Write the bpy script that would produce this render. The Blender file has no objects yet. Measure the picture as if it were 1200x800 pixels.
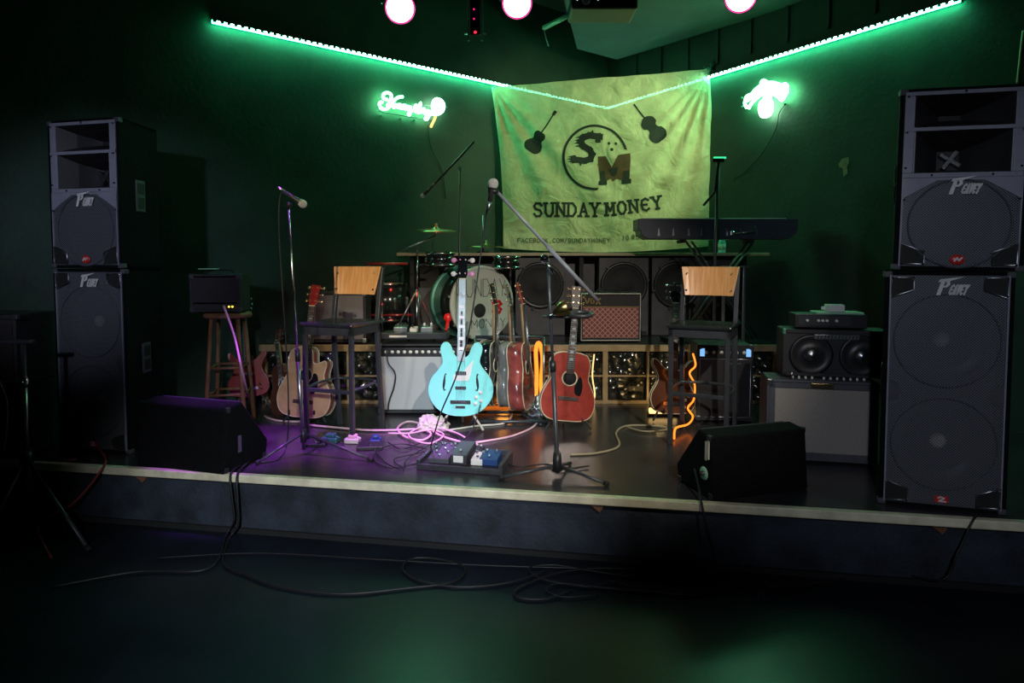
import bpy, bmesh, math, random
from mathutils import Vector, Matrix, Euler
random.seed(7)
SC = bpy.context.scene
COL = SC.collection
PI = math.pi
# ------------------------------------------------------------------ camera model (1200x800 frame)
F = 760.0; CX = 600.0; CY = 345.0; PITCH = math.atan(40 / 760.0); EYE = Vector((0, 0, 1.6))
ST = 0.35            # stage height
RZ = 0.86            # top of the low glass-block platform
def ray(px, py):
    v = ((px - CX) / F, 1.0, -(py - CY) / F)
    c, s = math.cos(PITCH), math.sin(PITCH)
    return Vector((v[0], c * v[1] + s * v[2], -s * v[1] + c * v[2]))
def atY(px, py, Y):
    d = ray(px, py); return EYE + d * (Y / d.y)
def onZ(px, py, z=ST):
    d = ray(px, py); return EYE + d * ((z - EYE.z) / d.z)
def proj(p):
    d = Vector(p) - EYE; c, s = math.cos(PITCH), math.sin(PITCH); fw = d.y * c - d.z * s; up = d.y * s + d.z * c
    return CX + F * d.x / fw, CY - F * up / fw
def onPlane(px, py, p, n):
    d = ray(px, py); return EYE + d * ((p - EYE).dot(n) / d.dot(n))

cam = bpy.data.cameras.new('camera'); camo = bpy.data.objects.new('camera', cam); COL.objects.link(camo)
camo.location = EYE; camo.rotation_euler = (PI / 2 - PITCH, 0, 0)
cam.sensor_width = 36; cam.lens = 36 * F / 1200; cam.shift_y = -(400 - CY) / 1200; cam.clip_start = .05
SC.camera = camo
vs = SC.view_settings; vs.view_transform = 'Standard'; vs.look = 'None'; vs.gamma = 1; vs.exposure = 0; vs.use_curve_mapping = False

# ------------------------------------------------------------------ materials
M = {}
def mat(name, col, rough=.5, metal=0, spec=.5, var=.12, scale=14, bump=0.0, bscale=60, coat=0, emit=None, estr=0):
    m = bpy.data.materials.new(name); m.use_nodes = True; nt = m.node_tree; b = nt.nodes['Principled BSDF']
    tc = nt.nodes.new('ShaderNodeTexCoord'); nz = nt.nodes.new('ShaderNodeTexNoise'); nz.inputs['Scale'].default_value = scale
    nz.inputs['Detail'].default_value = 5
    nt.links.new(tc.outputs['Object'], nz.inputs['Vector'])
    rp = nt.nodes.new('ShaderNodeValToRGB'); c = list(col)
    rp.color_ramp.elements[0].position = .3; rp.color_ramp.elements[1].position = .7
    rp.color_ramp.elements[0].color = [max(0, x * (1 - var)) for x in c] + [1]
    rp.color_ramp.elements[1].color = [min(1, x * (1 + var)) for x in c] + [1]
    nt.links.new(nz.outputs['Fac'], rp.inputs['Fac']); nt.links.new(rp.outputs['Color'], b.inputs['Base Color'])
    b.inputs['Roughness'].default_value = rough; b.inputs['Metallic'].default_value = metal
    b.inputs['Specular IOR Level'].default_value = spec; b.inputs['Coat Weight'].default_value = coat
    b.inputs['Coat Roughness'].default_value = .08
    if bump:
        n2 = nt.nodes.new('ShaderNodeTexNoise'); n2.inputs['Scale'].default_value = bscale; n2.inputs['Detail'].default_value = 4
        bp = nt.nodes.new('ShaderNodeBump'); bp.inputs['Strength'].default_value = bump; bp.inputs['Distance'].default_value = .01
        nt.links.new(tc.outputs['Object'], n2.inputs['Vector']); nt.links.new(n2.outputs['Fac'], bp.inputs['Height'])
        nt.links.new(bp.outputs['Normal'], b.inputs['Normal'])
    if emit:
        b.inputs['Emission Color'].default_value = list(emit) + [1]; b.inputs['Emission Strength'].default_value = estr
    M[name] = m; return m
mat('wall_black', (.013, .042, .027), .60, var=.3, scale=3, bump=.25, bscale=25)  # green tint puts part of the light strips' glow into the wall colour
mat('floor_black', (.009, .013, .020), .30, var=.35, scale=2.2, bump=.12, bscale=9, spec=.28)
mat('boom_grey_lit', (.24, .25, .30), .4)  # stage light on the black boom, put into its colour as grey
mat('stage_black', (.036, .032, .038), .27, var=.4, scale=4, bump=.1, bscale=14, spec=.6)
mat('fascia', (.022, .030, .044), .8, var=.55, scale=6, bump=.5, bscale=50)
mat('edge_cream', (.86, .78, .55), .5, var=.22, scale=9, bump=.3)
mat('ceiling_black', (.012, .018, .015), .8)
mat('black_plastic', (.02, .02, .022), .38)
mat('black_metal', (.042, .045, .052), .32, spec=.6)
mat('black_matte', (.012, .012, .013), .75)
mat('black_carpet', (.0045, .005, .006), .98, var=.5, scale=90, bump=.5, bscale=200, spec=.15)
mat('tolex', (.022, .022, .025), .6, bump=.4, bscale=220)
mat('tolex_grey', (.07, .075, .09), .6, bump=.4, bscale=220)
mat('panel_grey', (.26, .27, .33), .42, var=.1, bump=.15, bscale=200)
mat('chrome', (.75, .76, .78), .16, metal=1, var=.05)
mat('steel', (.45, .46, .48), .3, metal=1, var=.08)
mat('brass', (.55, .40, .16), .28, metal=1, var=.1)
mat('bronze', (.35, .25, .11), .3, metal=1, var=.1)
mat('white', (.75, .75, .72), .45, var=.08)
mat('offwhite', (.62, .58, .50), .5, var=.12)
mat('seat_vinyl', (.02, .024, .024), .22, spec=.8)
mat('logo_white', (.8, .8, .78), .35, var=.03)
mat('red_badge', (.6, .03, .025), .3, var=.1)
mat('silver_cloth', (.46, .47, .47), .75, var=.12, scale=300, bump=.3, bscale=300)
mat('tweed', (.33, .30, .27), .8, var=.15, scale=250, bump=.4, bscale=260)
mat('dark_cloth', (.022, .02, .022), .8, var=.3, scale=200)
mat('grey_cloth', (.17, .16, .17), .8, var=.2, scale=150)
mat('teal', (.26, .82, .78), .22, var=.03, coat=.6)
mat('mahogany', (.36, .045, .03), .25, var=.18, scale=18, coat=.5)
mat('mahogany_side', (.30, .06, .05), .22, var=.2, scale=18, coat=.6)
mat('spruce', (.52, .33, .16), .32, var=.12, scale=22, coat=.3)
mat('gloss_black', (.008, .010, .012), .1, coat=.8)
mat('grey_wood', (.22, .21, .19), .25, var=.15, coat=.4)
mat('burst', (.13, .05, .025), .2, var=.35, scale=5, coat=.6)
mat('red_gloss', (.26, .022, .02), .18, coat=.7)
mat('red_bright', (.75, .02, .02), .3)
mat('binding', (.72, .62, .42), .4)
mat('rosewood', (.06, .035, .025), .45)
mat('maple_neck', (.36, .22, .10), .35)
mat('fret_silver', (.42, .47, .50), .35, metal=.4)
mat('pick_black', (.012, .011, .012), .15)
mat('peg_gold', (.8, .55, .28), .25, metal=.9)
mat('dark_wood', (.10, .035, .02), .45, var=.35, scale=10)
mat('oak', (.22, .10, .05), .5, var=.3, scale=12)
mat('shelf_wood', (.40, .33, .20), .5, var=.2, scale=12)
mat('drum_shell', (.012, .015, .014), .18, coat=.6)
mat('drum_head', (.50, .53, .46), .55, var=.08, scale=6)
mat('cable_black', (.012, .012, .014), .5)
mat('cable_pink', (.80, .50, .56), .5)
mat('cable_tan', (.42, .34, .22), .55)
mat('cable_red', (.35, .06, .05), .5)
mat('cable_orange', (.45, .16, .05), .5)
mat('rail_green_lit', (.22, .55, .42), .4)  # green light of the strips on the rails, put into the base colour
mat('blue_plastic', (.02, .06, .20), .4)
mat('teal_plastic', (.025, .12, .10), .4)
mat('bar_grey', (.085, .08, .085), .7, var=.25, scale=6)
mat('foil', (.7, .7, .72), .25, metal=1, bump=1.0, bscale=40)
mat('mic_grille', (.8, .8, .8), .4, metal=.2, bump=1, bscale=400)
mat('wall_scuff', (.30, .26, .16), .8, var=.3)
mat('amber_panel', (.34, .25, .13), .5, var=.2)
mat('keys_back', (.05, .05, .085), .4, bump=.1)
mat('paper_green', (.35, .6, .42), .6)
mat('knob_cream', (.8, .78, .7), .4)
mat('ink_faint', (.10, .13, .07), .8)
mat('peg_magenta_lit', (.9, .35, .7), .3)  # magenta stage light reflected in the white pegs, put into the colour
mat('peg_white', (.85, .82, .84), .3)
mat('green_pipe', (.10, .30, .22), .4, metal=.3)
mat('ink', (.013, .022, .018), .8, var=.2)
mat('ink_brown', (.085, .05, .022), .8, var=.35, scale=9)
def emis(name, col, s):
    m = bpy.data.materials.new(name); m.use_nodes = True; nt = m.node_tree
    for n in list(nt.nodes): nt.nodes.remove(n)
    e = nt.nodes.new('ShaderNodeEmission'); e.inputs['Color'].default_value = list(col) + [1]; e.inputs['Strength'].default_value = s
    o = nt.nodes.new('ShaderNodeOutputMaterial'); nt.links.new(e.outputs[0], o.inputs[0]); M[name] = m
emis('led_green', (.04, 1, .42), 62)
emis('led_core', (.30, 1, .62), 60)
emis('neon_green', (.20, 1, .42), 34)
emis('neon_white', (.55, 1, .65), 22)
emis('neon_orange', (1, .45, .10), 4)
emis('lamp_pink', (1, .62, .80), 12)
emis('lamp_rim', (1, .02, .22), 2.2)
emis('rope_orange', (1, .20, .02), 2.6)
emis('rope_warm', (1, .62, .22), 2.2)
emis('led_red', (1, .02, .05), 2)
emis('led_yellow', (1, .75, .05), 4)
emis('led_blue', (.25, .55, 1), 1.0)
emis('led_white', (.8, .9, 1), 1.4)
emis('led_green_dim', (.05, .9, .35), 1.2)

def grille_mat(name, col, pitch, hole, rough=.4):
    """perforated sheet metal: round holes in rows, seen through"""
    m = bpy.data.materials.new(name); m.use_nodes = True; nt = m.node_tree; b = nt.nodes['Principled BSDF']
    b.inputs['Base Color'].default_value = list(col) + [1]; b.inputs['Roughness'].default_value = rough; b.inputs['Metallic'].default_value = .3
    tc = nt.nodes.new('ShaderNodeTexCoord'); mp = nt.nodes.new('ShaderNodeMapping'); mp.inputs['Rotation'].default_value = (PI / 2, 0, 0)
    mp.inputs['Scale'].default_value = (1 / pitch,) * 3
    nt.links.new(tc.outputs['Object'], mp.inputs['Vector'])
    vo = nt.nodes.new('ShaderNodeTexVoronoi'); vo.voronoi_dimensions = '2D'; vo.inputs['Randomness'].default_value = 0; vo.inputs['Scale'].default_value = 1
    mp2 = nt.nodes.new('ShaderNodeMapping'); mp2.inputs['Rotation'].default_value = (0, 0, PI / 4)
    nt.links.new(mp.outputs[0], mp2.inputs[0]); nt.links.new(mp2.outputs[0], vo.inputs['Vector'])
    lt = nt.nodes.new('ShaderNodeMath'); lt.operation = 'GREATER_THAN'; lt.inputs[1].default_value = hole
    nt.links.new(vo.outputs['Distance'], lt.inputs[0]); nt.links.new(lt.outputs[0], b.inputs['Alpha'])
    M[name] = m
grille_mat('perforated', (.17, .18, .205), .0095, .31)
def diamond_mat(name, a, c, pitch):
    m = bpy.data.materials.new(name); m.use_nodes = True; nt = m.node_tree; b = nt.nodes['Principled BSDF']; b.inputs['Roughness'].default_value = .75
    tc = nt.nodes.new('ShaderNodeTexCoord'); mp = nt.nodes.new('ShaderNodeMapping'); mp.inputs['Rotation'].default_value = (PI / 2, 0, 0)
    mp.inputs['Scale'].default_value = (1 / pitch,) * 3
    nt.links.new(tc.outputs['Object'], mp.inputs['Vector'])
    mp2 = nt.nodes.new('ShaderNodeMapping'); mp2.inputs['Rotation'].default_value = (0, 0, PI / 4); nt.links.new(mp.outputs[0], mp2.inputs[0])
    vo = nt.nodes.new('ShaderNodeTexVoronoi'); vo.voronoi_dimensions = '2D'; vo.distance = 'CHEBYCHEV'; vo.inputs['Randomness'].default_value = 0
    vo.inputs['Scale'].default_value = 1; nt.links.new(mp2.outputs[0], vo.inputs['Vector'])
    rp = nt.nodes.new('ShaderNodeValToRGB'); rp.color_ramp.elements[0].position = .34; rp.color_ramp.elements[1].position = .46
    rp.color_ramp.elements[0].color = list(a) + [1]; rp.color_ramp.elements[1].color = list(c) + [1]
    nt.links.new(vo.outputs['Distance'], rp.inputs[0]); nt.links.new(rp.outputs[0], b.inputs['Base Color']); M[name] = m
diamond_mat('diamond_cloth', (.20, .06, .055), (.50, .26, .22), .034)
def cloth_mat():
    m = bpy.data.materials.new('banner_cloth'); m.use_nodes = True; nt = m.node_tree; b = nt.nodes['Principled BSDF']
    b.inputs['Roughness'].default_value = .9; b.inputs['Specular IOR Level'].default_value = .1
    tc = nt.nodes.new('ShaderNodeTexCoord'); nz = nt.nodes.new('ShaderNodeTexNoise'); nz.inputs['Scale'].default_value = 5; nz.inputs['Detail'].default_value = 8
    nz.inputs['Roughness'].default_value = .65
    nt.links.new(tc.outputs['Object'], nz.inputs['Vector'])
    rp = nt.nodes.new('ShaderNodeValToRGB'); rp.color_ramp.elements[0].position = .33; rp.color_ramp.elements[1].position = .68
    rp.color_ramp.elements[0].color = (.52, .50, .30, 1); rp.color_ramp.elements[1].color = (.76, .74, .48, 1)
    nt.links.new(nz.outputs['Fac'], rp.inputs[0]); nt.links.new(rp.outputs[0], b.inputs['Base Color'])
    n2 = nt.nodes.new('ShaderNodeTexNoise'); n2.inputs['Scale'].default_value = 4.2; n2.inputs['Detail'].default_value = 7; n2.inputs['Distortion'].default_value = .8
    bp = nt.nodes.new('ShaderNodeBump'); bp.inputs['Strength'].default_value = 1.0; bp.inputs['Distance'].default_value = .06
    nt.links.new(tc.outputs['Object'], n2.inputs['Vector']); nt.links.new(n2.outputs['Fac'], bp.inputs['Height']); nt.links.new(bp.outputs[0], b.inputs['Normal'])
    tl = nt.nodes.new('ShaderNodeBsdfTranslucent'); tl.inputs[0].default_value = (.4, .55, .3, 1)
    tr = nt.nodes.new('ShaderNodeBsdfTransparent')
    m1 = nt.nodes.new('ShaderNodeMixShader'); m1.inputs[0].default_value = .22; m2 = nt.nodes.new('ShaderNodeMixShader'); m2.inputs[0].default_value = .022
    out = nt.nodes['Material Output']
    nt.links.new(b.outputs[0], m1.inputs[1]); nt.links.new(tl.outputs[0], m1.inputs[2]); nt.links.new(m1.outputs[0], m2.inputs[1]); nt.links.new(tr.outputs[0], m2.inputs[2])
    nt.links.new(m2.outputs[0], out.inputs[0]); M['banner_cloth'] = m
cloth_mat()
def glassblock_mat():
    m = bpy.data.materials.new('glass_block'); m.use_nodes = True; nt = m.node_tree; b = nt.nodes['Principled BSDF']
    b.inputs['Roughness'].default_value = .12; b.inputs['Coat Weight'].default_value = .6
    tc = nt.nodes.new('ShaderNodeTexCoord'); vo = nt.nodes.new('ShaderNodeTexVoronoi'); vo.inputs['Scale'].default_value = 16
    nt.links.new(tc.outputs['Object'], vo.inputs['Vector'])
    rp = nt.nodes.new('ShaderNodeValToRGB'); rp.color_ramp.elements[0].color = (.10, .09, .05, 1); rp.color_ramp.elements[1].color = (.012, .014, .012, 1)
    rp.color_ramp.elements[1].position = .5
    nt.links.new(vo.outputs['Distance'], rp.inputs[0]); nt.links.new(rp.outputs[0], b.inputs['Base Color'])
    bp = nt.nodes.new('ShaderNodeBump'); bp.inputs['Strength'].default_value = 1; bp.inputs['Distance'].default_value = .03
    nt.links.new(vo.outputs['Distance'], bp.inputs['Height']); nt.links.new(bp.outputs[0], b.inputs['Normal']); M['glass_block'] = m
glassblock_mat()
def wood_mat(name, a, c, rough=.3):
    m = bpy.data.materials.new(name); m.use_nodes = True; nt = m.node_tree; b = nt.nodes['Principled BSDF']; b.inputs['Roughness'].default_value = rough
    tc = nt.nodes.new('ShaderNodeTexCoord'); mp = nt.nodes.new('ShaderNodeMapping'); mp.inputs['Scale'].default_value = (40, 10, 2.5)
    nz = nt.nodes.new('ShaderNodeTexNoise'); nz.inputs['Scale'].default_value = 1.6; nz.inputs['Detail'].default_value = 6
    nt.links.new(tc.outputs['Object'], mp.inputs[0]); nt.links.new(mp.outputs[0], nz.inputs['Vector'])
    rp = nt.nodes.new('ShaderNodeValToRGB'); rp.color_ramp.elements[0].position = .35; rp.color_ramp.elements[1].position = .65
    rp.color_ramp.elements[0].color = list(a) + [1]; rp.color_ramp.elements[1].color = list(c) + [1]
    nt.links.new(nz.outputs['Fac'], rp.inputs[0]); nt.links.new(rp.outputs[0], b.inputs['Base Color']); M[name] = m
wood_mat('plywood_back', (.76, .34, .11), (.88, .47, .19))

# ------------------------------------------------------------------ mesh builder
class MB:
    def __init__(s): s.v = []; s.f = []; s.sm = []
    def add(s, vs, fs, smooth=False, mtx=None):
        o = len(s.v)
        for p in vs:
            p = Vector(p); s.v.append(mtx @ p if mtx else p)
        for f in fs: s.f.append([i + o for i in f]); s.sm.append(smooth)
        return s
    def box(s, x0, x1, y0, y1, z0, z1, mtx=None):
        return s.add([(x, y, z) for x in (x0, x1) for y in (y0, y1) for z in (z0, z1)],
                     [(0, 1, 3, 2), (4, 6, 7, 5), (0, 4, 5, 1), (2, 3, 7, 6), (0, 2, 6, 4), (1, 5, 7, 3)], mtx=mtx)
    def prism(s, pts, y0, y1, mtx=None, smooth=False):
        """outline in x,z pushed from y0 to y1"""
        n = len(pts)
        vs = [(x, y0, z) for x, z in pts] + [(x, y1, z) for x, z in pts]
        fs = [list(range(n)), list(range(2 * n - 1, n - 1, -1))]
        s.add(vs, fs, False, mtx); o = len(s.v) - 2 * n
        for i in range(n):
            j = (i + 1) % n; s.f.append([o + i, o + n + i, o + n + j, o + j]); s.sm.append(smooth)
        return s
    def slab(s, pts, z0, z1):
        n = len(pts); vs = [(x, y, z0) for x, y in pts] + [(x, y, z1) for x, y in pts]
        return s.add(vs, [list(range(n))[::-1], list(range(n, 2 * n))] + [[i, (i + 1) % n, n + (i + 1) % n, n + i] for i in range(n)])
    def cyl(s, p0, p1, r0, r1=None, n=16, caps=True, mtx=None):
        r1 = r0 if r1 is None else r1; p0 = Vector(p0); p1 = Vector(p1); d = (p1 - p0).normalized()
        a = d.orthogonal().normalized(); b = d.cross(a)
        vs = [p0 + (a * math.cos(t) + b * math.sin(t)) * r0 for t in (2 * PI * i / n for i in range(n))]
        vs += [p1 + (a * math.cos(t) + b * math.sin(t)) * r1 for t in (2 * PI * i / n for i in range(n))]
        s.add(vs, [[i, (i + 1) % n, n + (i + 1) % n, n + i] for i in range(n)], True, mtx)
        o = len(s.v) - 2 * n
        if caps:
            s.f.append([o + i for i in range(n)][::-1]); s.sm.append(False); s.f.append([o + n + i for i in range(n)]); s.sm.append(False)
        return s
    def tube(s, pts, r, n=8, closed=False, mtx=None):
        pts = [Vector(p) for p in pts]; m = len(pts); rings = []; up = None
        for i, p in enumerate(pts):
            if closed: d = pts[(i + 1) % m] - pts[i - 1]
            else: d = pts[min(i + 1, m - 1)] - pts[max(i - 1, 0)]
            d = d.normalized() if d.length > 1e-9 else Vector((0, 0, 1))
            if up is None: up = d.orthogonal().normalized()
            up = (up - d * up.dot(d)); up = up.normalized() if up.length > 1e-6 else d.orthogonal().normalized()
            b = d.cross(up); rr = r[i] if isinstance(r, (list, tuple)) else r
            rings.append([p + (up * math.cos(t) + b * math.sin(t)) * rr for t in (2 * PI * k / n for k in range(n))])
        vs = [v for rg in rings for v in rg]; fs = []
        for i in range(m if closed else m - 1):
            j = (i + 1) % m
            for k in range(n): fs.append([i * n + k, i * n + (k + 1) % n, j * n + (k + 1) % n, j * n + k])
        s.add(vs, fs, True, mtx)
        if not closed:
            o = len(s.v) - m * n; s.f.append([o + k for k in range(n)][::-1]); s.sm.append(False)
            s.f.append([o + (m - 1) * n + k for k in range(n)]); s.sm.append(False)
        return s
    def lathe(s, prof, mtx=None, n=28):
        """profile of (radius, height) turned about z"""
        vs = []; fs = []
        for r, z in prof:
            for k in range(n): t = 2 * PI * k / n; vs.append((r * math.cos(t), r * math.sin(t), z))
        for i in range(len(prof) - 1):
            for k in range(n): fs.append([i * n + k, i * n + (k + 1) % n, (i + 1) * n + (k + 1) % n, (i + 1) * n + k])
        return s.add(vs, fs, True, mtx)
    def build(s, name, m, parent=None, bevel=0, subs=0):
        me = bpy.data.meshes.new(name); me.from_pydata([tuple(v) for v in s.v], [], s.f)
        me.polygons.foreach_set('use_smooth', s.sm)
        bm = bmesh.new(); bm.from_mesh(me); bmesh.ops.recalc_face_normals(bm, faces=bm.faces); bm.to_mesh(me); bm.free()
        me.materials.append(M[m] if isinstance(m, str) else m)
        o = bpy.data.objects.new(name, me); COL.objects.link(o)
        if parent: o.parent = parent
        if bevel:
            b = o.modifiers.new('bevel', 'BEVEL'); b.width = bevel; b.segments = 2; b.limit_method = 'ANGLE'; b.angle_limit = math.radians(40)
        return o
def tag(o, label, cat, group=None, kind=None):
    if label: o['label'] = label
    if cat: o['category'] = cat
    if group: o['group'] = group
    if kind: o['kind'] = kind
    return o
def thing(name, label, cat, loc=(0, 0, 0), rot=0, group=None):
    o = bpy.data.objects.new(name, None); COL.objects.link(o); o.empty_display_size = .1
    o.location = loc; o.rotation_euler = rot if isinstance(rot, (tuple, list)) else (0, 0, rot)
    return tag(o, label, cat, group)
def struct(o): o['kind'] = 'structure'; return o
def copy_tree(o, parent=None):
    c = o.copy(); COL.objects.link(c); c.parent = parent
    for ch in [x for x in COL.objects if x.parent == o]: copy_tree(ch, c)
    return c
def RZm(a): return Matrix.Rotation(a, 4, 'Z')
def catmull(P, closed=False, k=8):
    P = [Vector(p) for p in P]; n = len(P); out = []
    for i in range(n if closed else n - 1):
        p1 = P[i]; p2 = P[(i + 1) % n]
        p0 = P[i - 1] if (closed or i > 0) else p1; p3 = P[(i + 2) % n] if (closed or i + 2 < n) else p2
        for j in range(k):
            t = j / k
            out.append(.5 * ((2 * p1) + (p2 - p0) * t + (2 * p0 - 5 * p1 + 4 * p2 - p3) * t * t + (3 * p1 - p0 - 3 * p2 + p3) * t ** 3))
    if not closed: out.append(P[-1])
    return out
AX_FRONT = Matrix.Rotation(PI / 2, 4, 'X')     # turns a z-axis lathe so that +z faces the local front (-y)

# ------------------------------------------------------------------ stroke letters (unit box, y up)
GL = {
 'A': [[(0, 0), (.5, 1), (1, 0)], [(.2, .36), (.8, .36)]],
 'B': [[(0, 0), (0, 1), (.7, 1), (.9, .78), (.7, .52), (0, .52)], [(.7, .52), (1, .26), (.7, 0), (0, 0)]],
 'C': [[(1, .8), (.75, 1), (.3, 1), (0, .7), (0, .3), (.3, 0), (.75, 0), (1, .2)]],
 'D': [[(0, 0), (0, 1), (.6, 1), (1, .68), (1, .32), (.6, 0), (0, 0)]],
 'E': [[(1, 1), (0, 1), (0, 0), (1, 0)], [(0, .5), (.75, .5)]],
 'F': [[(1, 1), (0, 1), (0, 0)], [(0, .5), (.7, .5)]],
 'G': [[(1, .8), (.7, 1), (.3, 1), (0, .7), (0, .3), (.3, 0), (.75, 0), (1, .25), (1, .45), (.6, .45)]],
 'I': [[(.5, 0), (.5, 1)]],
 'K': [[(0, 0), (0, 1)], [(1, 1), (0, .45)], [(.3, .6), (1, 0)]],
 'L': [[(0, 1), (0, 0), (1, 0)]],
 'M': [[(0, 0), (0, 1), (.5, .35), (1, 1), (1, 0)]],
 'N': [[(0, 0), (0, 1), (1, 0), (1, 1)]],
 'O': [[(.3, 0), (0, .3), (0, .7), (.3, 1), (.7, 1), (1, .7), (1, .3), (.7, 0), (.3, 0)]],
 'P': [[(0, 0), (0, 1), (.75, 1), (1, .78), (.75, .5), (0, .5)]],
 'S': [[(1, .82), (.75, 1), (.25, 1), (0, .78), (.2, .56), (.8, .44), (1, .22), (.75, 0), (.25, 0), (0, .18)]],
 'T': [[(0, 1), (1, 1)], [(.5, 1), (.5, 0)]],
 'U': [[(0, 1), (0, .25), (.3, 0), (.7, 0), (1, .25), (1, 1)]],
 'V': [[(0, 1), (.5, 0), (1, 1)]],
 'Y': [[(0, 1), (.5, .5), (1, 1)], [(.5, .5), (.5, 0)]],
 'R': [[(0, 0), (0, 1), (.75, 1), (1, .78), (.75, .5), (0, .5)], [(.45, .5), (1, 0)]],
 'e': [[(1, .85), (.6, 1), (.15, .85), (0, .5), (.15, .15), (.6, 0), (1, .15)], [(.05, .5), (.75, .5)]],
 '3': [[(0, .85), (.3, 1), (.75, .97), (.95, .75), (.5, .54), (.95, .3), (.75, .03), (.3, 0), (0, .15)]],
 '.': [[(.4, 0), (.6, 0)]], '/': [[(.1, -.1), (.9, 1.1)]], '@': [[(.7, .3), (.5, .7), (.3, .35), (.7, .3), (1, .5), (.7, 1), (.2, .9), (0, .4), (.3, 0), (.9, .1)]],
}
def stroke_poly(pts, w):
    """flat quads (lists of 2D points) along a polyline"""
    out = []
    for a, b in zip(pts[:-1], pts[1:]):
        a = Vector(a); b = Vector(b); d = b - a
        if d.length < 1e-9: continue
        d.normalize(); n = Vector((-d.y, d.x)) * w / 2; a2 = a - d * w * .42; b2 = b + d * w * .42
        out.append([a2 + n, b2 + n, b2 - n, a2 - n])
    return out
SERIF = {'A': 'bl br', 'D': 'bl tl', 'U': 'tl tr', 'N': 'bl tl tr', 'Y': 'tl tr bm', 'M': 'bl br tl tr', 'S': '', 'O': '', 'e': ''}
def text_polys(txt, x, y, h, w, sp, sw, slab=False, slant=0, base=None, rot=None):
    """letters laid out from (x, y), x to the right, y up; returns polygons"""
    polys = []
    for i, ch in enumerate(txt):
        ox = x + i * (w + sp); oy = y + (base(ox) if base else 0); a = rot(ox) if rot else 0
        strokes = [list(st) for st in GL.get(ch, [])]
        if slab:
            for k in SERIF.get(ch, '').split():
                cx = {'l': 0, 'm': .5, 'r': 1}[k[1]]; cy = 0 if k[0] == 'b' else 1
                strokes.append([(cx - .22, cy), (cx + .22, cy)])
        for st in strokes:
            pl = [(u * w + slant * v * h, v * h) for u, v in st]
            pl = [(ox + px * math.cos(a) - py * math.sin(a), oy + px * math.sin(a) + py * math.cos(a)) for px, py in pl]
            polys += stroke_poly(pl, sw)
    return polys
# ------------------------------------------------------------------ the room
ZS = 3.6                                   # height of the light strips
CORN = atY(712, 128, 8.6); ZS = CORN.z
SL = onZ(247, 27, ZS); SR = onZ(1128, 2, ZS)
C2 = Vector((CORN.x, CORN.y))
dL = (Vector((SL.x, SL.y)) - C2).normalized(); dR = (Vector((SR.x, SR.y)) - C2).normalized()
def onL(x): return C2 + dL * ((x - C2.x) / dL.x)
def onR(x): return C2 + dR * ((x - C2.x) / dR.x)
nL = Vector((-dL.y, dL.x)); nL = nL if nL.y < 0 else -nL      # into the room
nR = Vector((-dR.y, dR.x)); nR = nR if nR.y < 0 else -nR
XL, XR, YB, H = -6.0, 5.2, -4.2, 4.62
pl, pr = onL(XL), onR(XR)
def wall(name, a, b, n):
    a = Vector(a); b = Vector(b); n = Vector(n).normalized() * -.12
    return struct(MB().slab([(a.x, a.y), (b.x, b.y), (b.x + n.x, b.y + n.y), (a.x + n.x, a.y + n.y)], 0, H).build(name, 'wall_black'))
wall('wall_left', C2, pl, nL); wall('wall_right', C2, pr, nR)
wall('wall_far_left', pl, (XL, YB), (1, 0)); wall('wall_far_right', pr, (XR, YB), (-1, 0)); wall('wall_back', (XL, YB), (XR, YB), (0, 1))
struct(MB().box(XL - .2, XR + .2, YB - .2, 9, -.1, 0).build('floor', 'floor_black'))
struct(MB().box(XL - .2, XR + .2, YB - .2, 9, H, H + .1).build('ceiling', 'ceiling_black'))
# upright boards on the upper right wall
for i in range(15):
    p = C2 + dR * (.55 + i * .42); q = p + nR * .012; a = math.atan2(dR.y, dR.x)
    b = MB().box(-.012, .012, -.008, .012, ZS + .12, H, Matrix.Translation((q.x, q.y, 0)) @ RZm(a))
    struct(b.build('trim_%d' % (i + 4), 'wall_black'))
# stage
P0 = onZ(0, 540); P1 = onZ(1200, 613)
dF = Vector((P1.x - P0.x, P1.y - P0.y)).normalized()
def isect(p, d, q, e):
    den = d.x * e.y - d.y * e.x; t = ((q.x - p.x) * e.y - (q.y - p.y) * e.x) / den; return p + d * t
p0 = Vector((P0.x, P0.y)); SLc = isect(p0, dF, C2, dL); SRc = isect(p0, dF, C2, dR)
if SRc.x > XR: SRc = p0 + dF * ((XR - p0.x) / dF.x)
if SLc.x < XL: SLc = p0 + dF * ((XL - p0.x) / dF.x)
struct(MB().slab([SLc, SRc, C2], ST - .045, ST).build('floor_stage', 'stage_black'))
nF = Vector((-dF.y, dF.x)); nF = nF if nF.y < 0 else -nF
fa = SLc - nF * .03; fb = SRc - nF * .03
struct(MB().slab([fa, fb, fb - nF * .04, fa - nF * .04], 0, ST - .045).build('wall_stage_front', 'fascia'))
ea = SLc + nF * .004; eb = SRc + nF * .004
struct(MB().slab([ea, eb, eb - nF * .045, ea - nF * .045], ST - .042, ST + .004).build('trim_1', 'edge_cream', bevel=.006))
ga = SLc + nF * -.012; gb = SRc + nF * -.012
struct(MB().slab([ga, gb, gb - nF * .02, ga - nF * .02], 0, .03).build('baseboard_stage', 'black_matte'))
def frontp(px, off=0.0):
    """point on the stage's front line under image column px"""
    d = ray(px, 560); t = isect(Vector((0, 0)), Vector((d.x, d.y)), p0, dF); return t + nF * off
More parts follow.
